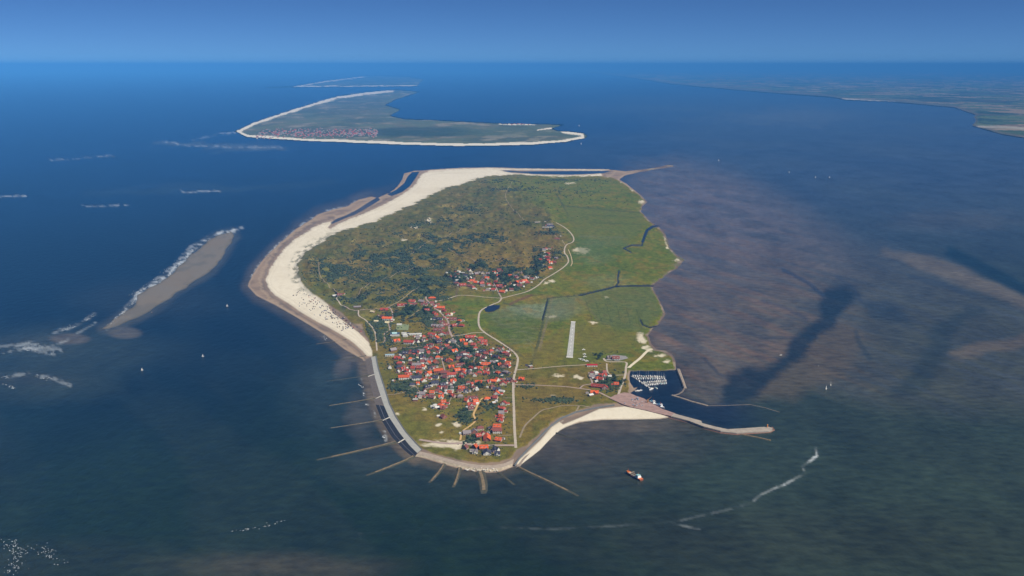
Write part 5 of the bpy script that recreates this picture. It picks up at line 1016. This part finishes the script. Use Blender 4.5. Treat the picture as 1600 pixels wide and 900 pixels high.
# ================================================================== BOATS, SHIPS, AIRCRAFT
M_HULLW = mat('hull_white', (0.78, 0.78, 0.76), .35, .04, 1); M_HULLB = mat('hull_navy', (0.03, 0.05, 0.12), .35, .05, 1); M_DECK = mat('deck_cream', (0.5, 0.45, 0.33), .7, .1, 1); M_HULLR = mat('hull_oxide', (0.24, 0.075, 0.035), .5, .2, .3); M_ORNG = mat('hull_orange', (0.60, 0.16, 0.04), .5, .2, .3); M_MAST = mat('mast_metal', (0.5, 0.5, 0.5), .4, .05, 1); M_BLUE = mat('deck_blue', (0.10, 0.24, 0.40), .6, .1, .5); M_TEAL = mat('deck_teal', (0.25, 0.5, 0.5), .6, .1, .5)
def hull(L, B, D, sheer=.25, n=9, draft=.5):
    """boat hull along x (bow at +x), open stern transom, deck on top"""
    V, F = [], []
    for i in range(n):
        t = i / (n - 1); x = -L / 2 + L * t; w = B / 2 * (1 - max(0, (t - .45) / .55) ** 2.2) * (.86 + .14 * min(1, t * 4)); zt = D + sheer * (max(0, t - .5) * 2) ** 2 * D
        w = max(w, .02)
        V += [(x, -w, zt), (x, -w * .72, -draft), (x, w * .72, -draft), (x, w, zt)]
    for i in range(n - 1):
        a, b = 4 * i, 4 * i + 4
        F += [(a, a + 1, b + 1, b), (a + 1, a + 2, b + 2, b + 1), (a + 2, a + 3, b + 3, b + 2), (a + 3, a, b, b + 3)]
    F += [(0, 3, 2, 1), (4 * n - 4, 4 * n - 3, 4 * n - 2, 4 * n - 1)]
    return V, F
def rod(x, y, z0, z1, r=.08): return box(x - r, x + r, y - r, y + r, z0, z1)
def yacht(px, py, L, rz, label, hullm, mast, cabinm=M_HULLW, name='sailing_boat', cat_='boat', z=0.0, group=None):
    x, y = P(px, py); root = empty(name, (float(x), float(y), z), rz); root.scale = (L, L, L)
    link('hull', tmpl('yacht_hull', lambda: hull(1, .32, .11, .3, 9, .06), hullm), root)
    link('deck', tmpl('yacht_deck', lambda: box(-.46, .18, -.12, .12, .112, .122), M_DECK), root)
    link('cabin', tmpl('yacht_cabin', lambda: cat(box(-.18, .22, -.085, .085, .12, .19), box(-.05, .1, -.075, .075, .19, .23)), cabinm), root)
    if mast:
        link('mast', tmpl('yacht_mast', lambda: cat(rod(.08, 0, .1, 1.15, .012), box(-.36, .08, -.014, .014, .27, .31)), M_MAST), root)
    root['category'] = cat_
    if group: root['group'] = group
    if label: root['label'] = label
    return root
brng = random.Random(21); marina = []
def row(x0, y0, x1, y1, n, side, phrase):
    for i in range(n):
        t = i / (n - 1); px, py = x0 + (x1 - x0) * t, y0 + (y1 - y0) * t
        m = brng.random() < .75; hm_ = M_HULLB if brng.random() < .15 else M_HULLW
        o = yacht(px, py + side * 1.0, brng.uniform(9, 13), math.pi / 2 * side * -1 + brng.gauss(0, .06), None, hm_, m, M_HULLW if brng.random() < .8 else M_TEAL, 'moored_yacht', 'boat', 0, 'boats moored in the marina')
        marina.append((o, '%s-hulled %s moored %s' % ('navy' if hm_ is M_HULLB else 'white', 'sailing boat' if m else 'motor boat', phrase)))
row(989, 588.6, 1037, 590.0, 15, -1, 'at the far pontoon'); row(994, 591.0, 1038, 591.2, 13, 1, 'at the far pontoon')
row(1006, 598.8, 1040, 595.8, 13, -1, 'at the near pontoon'); row(1008, 601.4, 1041, 598.2, 13, 1, 'at the near pontoon')
row(999, 595.0, 1014, 605.0, 5, 1, 'at the gangway')
rank_labels(marina, [(PV(a, b), n) for a, b, n in [(985,587,'the marina shore'),(1038,590,'the far row end'),(1041,597,'the near row end'),(1018,607,'the large white yacht'),(1004,598,'the gangway bend'),(1015,590,'the far row middle'),(1024,598,'the near row middle')]])
PON = mat('pontoon_planks', (0.36, 0.34, 0.30), .9, .15, .5)
for pts, w_, lab in [([(986,587.5),(1002,597),(1019,608)], 2.0, 'slanting gangway pontoon from the marina shore'), ([(990,589.8),(1038,590.6)], 1.8, 'far straight pontoon between two rows of boats'), ([(1003,600),(1042,597)], 1.8, 'near straight pontoon between two rows of boats')]:
    tag(wall_line('pontoon', pts, w_, -.3, .45, PON), lab, 'pontoon', 'pontoons of the marina')
yacht(1017.5, 608.5, 17, -2.2, 'largest white yacht at the end of the marina gangway', M_HULLW, False, M_HULLW, 'motor_yacht')
yacht(1025, 606.5, 11, 2.0, 'white motor boat with teal cabin beside the largest yacht', M_HULLW, False, M_TEAL, 'motor_yacht')
yacht(996, 611.2, 13, .2, 'white boat lying by the sandy point of the basin', M_HULLW, False, M_HULLW, 'motor_yacht')
yacht(1001, 610.2, 9, .4, 'small white boat behind the one at the sandy point', M_HULLW, True, M_HULLW, 'motor_yacht')
def ferry(px, py, L, rz, label, deckm):
    x, y = P(px, py); root = empty('ferry', (float(x), float(y), 0), rz)
    link('hull', tmpl('ferry_hull%d' % L, lambda: hull(L, 8.5, 2.6, .35, 11, 1.2), M_HULLW), root)
    link('main_deck', tmpl('ferry_deck%d' % L, lambda: box(-L * .46, L * .2, -3.6, 3.6, 2.62, 2.75), deckm), root)
    s = link('saloon', tmpl('ferry_saloon%d' % L, lambda: box(-L * .38, L * .16, -3.3, 3.3, 2.7, 5.4), M_HULLW), root)
    for sgn in (-1, 1):
        for i in range(7):
            o = link('window', tmpl('ferry_window', lambda: box(-.6, .6, -.03, .03, 0, 1.0), M_GLASS), s); o.location = (-L * .34 + i * L * .075, sgn * 3.33, 3.6)
    link('sun_deck', tmpl('ferry_sundeck%d' % L, lambda: box(-L * .36, L * .0, -3.0, 3.0, 5.42, 5.6), deckm), root)
    br = link('bridge', tmpl('ferry_bridge', lambda: box(1.0, 5.0, -2.8, 2.8, 5.45, 7.9), M_HULLW), root)
    link('bridge_window', tmpl('ferry_bw', lambda: box(5.0, 5.04, -2.5, 2.5, 6.4, 7.5), M_GLASS), br)
    link('funnel', tmpl('ferry_funnel', lambda: box(-4.5, -2.6, -.9, .9, 5.5, 8.6), M_BLUE), root); link('mast', tmpl('ferry_mast', lambda: rod(1.5, 0, 7.8, 12.5, .16), M_ORNG), root)
    tag(root, label, 'ferry', 'ferries at the quay')
ferry(1020, 631.0, 24, -.9, 'white ferry with teal deck nearest the quay crane', M_TEAL); ferry(1031.5, 636.2, 26, -.9, 'white ferry with blue deck, outer one at the quay', M_BLUE)
# crane and carts on the quay
cr = empty('quay_crane', PV(1012, 629, 3.4), .4)
link('pedestal', tmpl('crane_ped', lambda: cat(box(-1.2, 1.2, -1.2, 1.2, 0, 4.5)), mat('crane_rust', (0.36, 0.19, 0.06), .6, .2, .5)), cr); link('cab', tmpl('crane_cab', lambda: box(-1.6, 1.6, -1.4, 1.4, 4.5, 7), mat('crane_rust', (0, 0, 0))), cr)
link('jib', tmpl('crane_jib', lambda: ([(-.3, -.3, 6), (.3, -.3, 6), (.3, .3, 6.4), (-.3, .3, 6.4), (9.8, -.15, 13), (10, -.15, 13), (10, .15, 13.2), (9.8, .15, 13.2)], [(0, 1, 5, 4), (1, 2, 6, 5), (2, 3, 7, 6), (3, 0, 4, 7), (4, 5, 6, 7)]), mat('crane_rust', (0, 0, 0))), cr)
tag(cr, 'rust-coloured crane on the brick quay beside the ferries', 'crane')
crt = random.Random(77); carts = []
for k in range(26):
    px, py = crt.choice([(crt.uniform(986, 998), crt.uniform(621.5, 626.5)), (crt.uniform(975, 1005), crt.uniform(628, 635))])
    p = PV(px, py, 3.4); c_ = crt.choice([('blue', (0.22, 0.30, 0.42)), ('dark', (0.06, 0.05, 0.05)), ('pale', (0.5, 0.5, 0.5))])
    root = empty('luggage_cart', p, crt.uniform(0, 3.1)); link('box', tmpl('cart_box', lambda: box(-1.3, 1.3, -.8, .8, .5, 1.7), mat('cart_' + c_[0], c_[1], .6)), root)
    for sx in (-.9, .9):
        for sy in (-.7, .7):
            o = link('wheel', tmpl('cart_wheel', lambda: swapxy(([(0.0, .25 * math.cos(a * .785), .25 + .25 * math.sin(a * .785)) for a in range(8)] + [(.12, .25 * math.cos(a * .785), .25 + .25 * math.sin(a * .785)) for a in range(8)], [tuple(range(8)), tuple(range(15, 7, -1))] + [(a, (a + 1) % 8, 8 + (a + 1) % 8, 8 + a) for a in range(8)])), M_BAS), root); o.location = (sx, sy, 0)
    root['category'] = 'cart'; root['group'] = 'carts on the brick quay'; carts.append((root, c_[0] + ' luggage cart on the brick quay'))
rank_labels(carts, [(PV(a, b), n) for a, b, n in [(992,624,'the inner quay edge'),(975,630,'the road onto the quay'),(1005,634,'the white beach side'),(1012,629,'the crane'),(985,634,'the grassy corner')]])
# the dredger at anchor
a_, b_ = PV(978.5, 738.5), PV(1003, 751.5); d_ = a_ - b_
dr = empty('dredger', (a_ + b_) / 2, math.atan2(d_.y, d_.x)); L = d_.length * .98
link('hull', tmpl('dredger_hull', lambda: hull(L, 9.5, 2.6, .6, 13, 1.5), M_HULLR), dr)
link('forecastle', tmpl('dredger_fc', lambda: [([(L * .30, -3.6, 2.7), (L * .30, 3.6, 2.7), (L * .47, 1.2, 3.6), (L * .47, -1.2, 3.6), (L * .30, -3.6, 4.6), (L * .30, 3.6, 4.6), (L * .47, 1.2, 5.0), (L * .47, -1.2, 5.0)], [(4, 7, 6, 5), (0, 1, 5, 4), (1, 2, 6, 5), (2, 3, 7, 6), (3, 0, 4, 7)])][0], M_ORNG), dr)
link('hopper', tmpl('dredger_hop', lambda: cat(box(-L * .16, L * .28, -3.4, -2.8, 2.6, 4.2), box(-L * .16, L * .28, 2.8, 3.4, 2.6, 4.2), box(L * .25, L * .28, -2.8, 2.8, 2.6, 4.2), box(-L * .16, -L * .13, -2.8, 2.8, 2.6, 4.2)), mat('hopper_buff', (0.48, 0.43, 0.33), .7, .15, .4)), dr)
link('hold', tmpl('dredger_hold', lambda: box(-L * .13, L * .25, -2.8, 2.8, 2.62, 2.9), mat('hold_mud', (0.16, 0.14, 0.10), .9, .2, .4)), dr)
sp = link('superstructure', tmpl('dredger_ss', lambda: cat(box(-L * .36, -L * .18, -4, 4, 2.6, 5.4), box(-L * .34, -L * .2, -3.2, 3.2, 5.4, 8.0)), M_HULLW), dr)
link('bridge_window', tmpl('dredger_bw', lambda: box(-L * .2, -L * .2 + .05, -2.8, 2.8, 6.4, 7.6), M_GLASS), sp); link('wheelhouse_roof', tmpl('dredger_wr', lambda: box(-L * .35, -L * .19, -3.4, 3.4, 8.0, 8.25), M_TEAL), sp)
link('poop_deck', tmpl('dredger_poop', lambda: box(-L * .48, -L * .365, -3.9, 3.9, 2.62, 3.5), M_ORNG), dr); link('mast', tmpl('dredger_mast', lambda: cat(rod(-L * .27, 0, 8, 13, .18), rod(L * .38, 0, 4.8, 10, .15)), M_ORNG), dr)
link('suction_pipe', tmpl('dredger_pipe', lambda: box(-L * .1, L * .3, -4.6, -4.0, 3.0, 3.6), M_ORNG), dr); link('gantry', tmpl('dredger_gantry', lambda: cat(rod(L * .1, -3.6, 2.6, 8, .2), rod(L * .1, 3.6, 2.6, 8, .2), box(L * .1 - .2, L * .1 + .2, -3.8, 3.8, 7.8, 8.2)), M_DECK), dr)
tag(dr, 'orange-red dredger with white bridge anchored off the southern beach', 'ship')
for px, py, L_, rz, lab, msts in [(1123,251,16,.3,'tiny white sail alone off the far sand spit',1),(1233,269.5,14,.5,'tiny white boat on the far tidal flats, first of three',1),(1274,277.5,15,.2,'tiny white boat on the far tidal flats, middle of three',1),(1296,277.5,15,.1,'tiny white boat on the far tidal flats, last of three',1),(1220,555,11,.3,'small boat aground beside the dark tidal creek',0),(1279,572,9,1.,'small dark boat beyond the tidal creek',0),
                              (1291,608,13,.9,'white sailing boat at anchor off the sand tongue',1),(1298,602,13,1.2,'white sailing boat just beyond the one off the sand tongue',1),(355,478.5,11,.4,'lone white boat beside the western beach point',1),(317,557,10,.3,'lone white boat in the western channel',1),(222,578.5,10,.8,'lone white boat southwest of the sandbar',1),(905,197,26,.2,'white boat off the far island harbour',1),(908,225,22,.6,'white boat beside the far island sand point',1),(237,488,7,.4,'small red boat on the edge of the sandbar',0)]:  # the red buoy is drawn with the small boat's hull and cabin
    L_ *= .62
    yacht(px, py, L_, rz, lab, M_HULLR if 'red' in lab else (M_HULLB if 'dark boat' in lab else M_HULLW), msts, M_HULLW, 'anchored_boat', 'boat', 0, 'boats out on the water')
    if msts:
        root = bpy.data.objects[[o.name for o in bpy.data.objects if o.get('label') == lab][0]]
        link('sail', tmpl('furled_sail', lambda: ([(.07, .012, .32), (-.33, .02, .33), (.07, .012, 1.1), (.07, -.012, .32), (-.33, -.01, .33), (.07, -.012, 1.1)], [(0, 1, 2), (3, 5, 4), (0, 3, 4, 1), (1, 4, 5, 2), (0, 2, 5, 3)]), M_WHITE), root)
# light aircraft parked by the runway
def plane(px, py, rz, label):
    root = empty('light_aircraft', at(px, py) + Vector((0, 0, .5)), rz); root.scale = (1.25,) * 3
    fus = ([(-3.6, 0, 1.1)] + [(x, s * w, z) for x, w, z0, z1 in ((-1.5, .45, .7, 1.6), (1.2, .6, .5, 1.9), (3.0, .5, .7, 1.5)) for s, z in ((-1, z0), (1, z0), (1, z1), (-1, z1))] + [(3.9, 0, 1.1)], [(0, 1, 2), (0, 2, 3), (0, 3, 4), (0, 4, 1)] + [(4 * k + 1 + j, 4 * k + 1 + (j + 1) % 4, 4 * k + 5 + (j + 1) % 4, 4 * k + 5 + j) for k in range(2) for j in range(4)] + [(13, 10, 9), (13, 11, 10), (13, 12, 11), (13, 9, 12)])
    link('fuselage', tmpl('fuselage', lambda: fus, M_HULLW), root); link('wing', tmpl('plane_wing', lambda: box(.4, 2.0, -5.2, 5.2, 1.85, 2.05), M_HULLW), root); link('tailplane', tmpl('tailplane', lambda: box(-3.6, -2.7, -1.7, 1.7, 1.2, 1.3), M_HULLW), root); link('fin', tmpl('plane_fin', lambda: box(-3.7, -2.6, -.08, .08, 1.2, 2.7), M_HULLW), root)
    for sy in (-1, 1): o = link('wheel', tmpl('plane_wheel', lambda: box(.2, .7, -.1, .1, -.5, .1), M_BAS), root); o.location = (0, sy * 1.1, 0)
    tag(root, label, 'aircraft', 'aircraft parked beside the airstrip')
for px, py, rz, lab in [(912,547.5,.3,'white light aircraft farthest from the scarlet hangar'),(913.3,554.5,.2,'white light aircraft, second in the row along the airstrip'),(913.8,558.5,.5,'white light aircraft, third in the row along the airstrip'),(907,562.3,1.2,'white light aircraft nearest the airstrip end'),(911.8,563.8,.1,'white light aircraft in the pair by the hangar, western one'),(917,565.3,.4,'white light aircraft in the pair by the hangar, eastern one')]: plane(px, py, rz, lab)

# ================================================================== SURF
def surf():
    r = np.random.RandomState(33); co = []; q = []
    def patch(px, py, l, w, ang):
        x, y = P(px, py); s = mpp(px, py); n = len(co)
        for k in range(6):
            a = k * 1.047 + r.uniform(-.3, .3); rr = r.uniform(.6, 1.2); ex, ey = math.cos(a) * l * rr, math.sin(a) * w * rr
            co.append((float(x) + ex * math.cos(ang) - ey * math.sin(ang), float(y) + ex * math.sin(ang) + ey * math.cos(ang), .12))
        q.append([n + k for k in range(6)])
    def line(pts, n, spread, l, w, ang=None):
        seg = [(math.hypot(pts[i + 1][0] - pts[i][0], pts[i + 1][1] - pts[i][1])) for i in range(len(pts) - 1)]; tot = sum(seg)
        for _ in range(n):
            t = r.uniform(0, tot); i = 0
            while t > seg[i] and i < len(seg) - 1: t -= seg[i]; i += 1
            f = min(t / seg[i], 1); px = pts[i][0] + (pts[i + 1][0] - pts[i][0]) * f; py = pts[i][1] + (pts[i + 1][1] - pts[i][1]) * f
            if vnoise(np.array([px / 9.0]), np.array([py / 7.0]), 5)[0] < .42: continue
            A, B = PV(*pts[i]), PV(*pts[i + 1]); an = math.atan2(B.y - A.y, B.x - A.x) if ang is None else ang
            patch(px + r.normal(0, spread), py + r.normal(0, spread * .5), l * r.uniform(.4, 1.5), w * r.uniform(.4, 1.4), an + r.normal(0, .25))
    line([(168,512),(190,490),(212,470),(211,458),(240,444),(262,430),(276,415),(300,393),(322,375),(345,363),(366,360)], 330, 1.3, 3.2, 1.4)
    line([(205,462),(240,440),(275,410),(330,370),(380,357)], 160, 3, 3, 1.2); line([(352,366),(382,355)], 30, 1.5, 4, 1.4)
    line([(85,520),(110,512),(150,490)], 80, 3, 2.6, 1.0); line([(20,545),(60,540),(90,548)], 70, 4, 2.6, 1.0); line([(40,545),(85,552)], 40, 3, 2.6, 1.0)
    line([(0,590),(40,586),(80,592)], 80, 3, 2.6, 1.0); line([(5,600),(30,608)], 20, 2, 2.4, .9); line([(75,252),(180,242)], 26, 1.0, 10, 2); line([(0,307),(40,306)], 24, .5, 7, 2); line([(130,323),(200,321)], 20, .8, 6, 1.6); line([(285,300),(345,299)], 24, .6, 7, 2); line([(255,222),(300,228),(440,231)], 40, .7, 12, 3)
    line([(420,187),(480,165),(560,146)], 30, .6, 30, 8); line([(345,208),(372,207)], 20, .8, 20, 6); line([(292,380),(302,378)], 12, .8, 5, 2)
    line([(8,842),(30,862),(20,890)], 130, 9, 1.5, .5); line([(60,850),(80,872),(115,895)], 120, 7, 1.4, .5); line([(370,830),(420,820),(450,812)], 30, 3, 1.8, .5)
    # tide rip with its foam line off the mole
    # swash along the western shore
    line([(393,430),(407,410),(423,393),(443,375),(463,357),(480,347),(497,335),(520,327),(543,322),(560,312)], 160, 1.0, 4, 1.1); line([(628,285),(633,271)], 20, .8, 8, 2); line([(560,600),(568,606),(569,620)], 26, .8, 3, .8); line([(583,640),(585,652)], 16, .8, 3, .8); line([(598,680),(600,690),(597,695)], 18, .8, 3, .8); line([(571,632),(576,633)], 8, .8, 3, .8); line([(505,525),(510,532)], 14, 2, 3, 1)
    me = bpy.data.meshes.new('surf_foam'); me.from_pydata(co, [], q); me.materials.append(mat('sea_foam', (0.62, 0.66, 0.68), .8, .2, .4)); me.update()
    tag(link('surf_foam', me), 'white breakers and foam streaks on the sandbanks and tide line', 'surf', None, 'stuff')
surf()

# ------------------------------------------------------------------ haze: one even body of air round everything
def haze():
    x0, x1, y0, y1, z0, z1 = -270000.0, 270000.0, -31000.0, 203000.0, -8.0, 850.0
    v = [(x, y, z) for z in (z0, z1) for y in (y0, y1) for x in (x0, x1)]
    f = [(0, 2, 3, 1), (4, 5, 7, 6), (0, 1, 5, 4), (2, 6, 7, 3), (0, 4, 6, 2), (1, 3, 7, 5)]
    m = bpy.data.materials.new('hazy_air'); m.use_nodes = True; N = m.node_tree.nodes; N.clear()
    o = N.new('ShaderNodeOutputMaterial'); pv = N.new('ShaderNodeVolumePrincipled')
    pv.inputs['Color'].default_value = (0.095, 0.41, 1.0, 1); pv.inputs['Density'].default_value = HAZE_D; pv.inputs['Anisotropy'].default_value = -0.3
    m.node_tree.links.new(pv.outputs[0], o.inputs['Volume'])
    ob = from_py('haze', v, f, m); tag(ob, kind='stuff'); return ob
HAZE_D = 3.5e-5
haze()
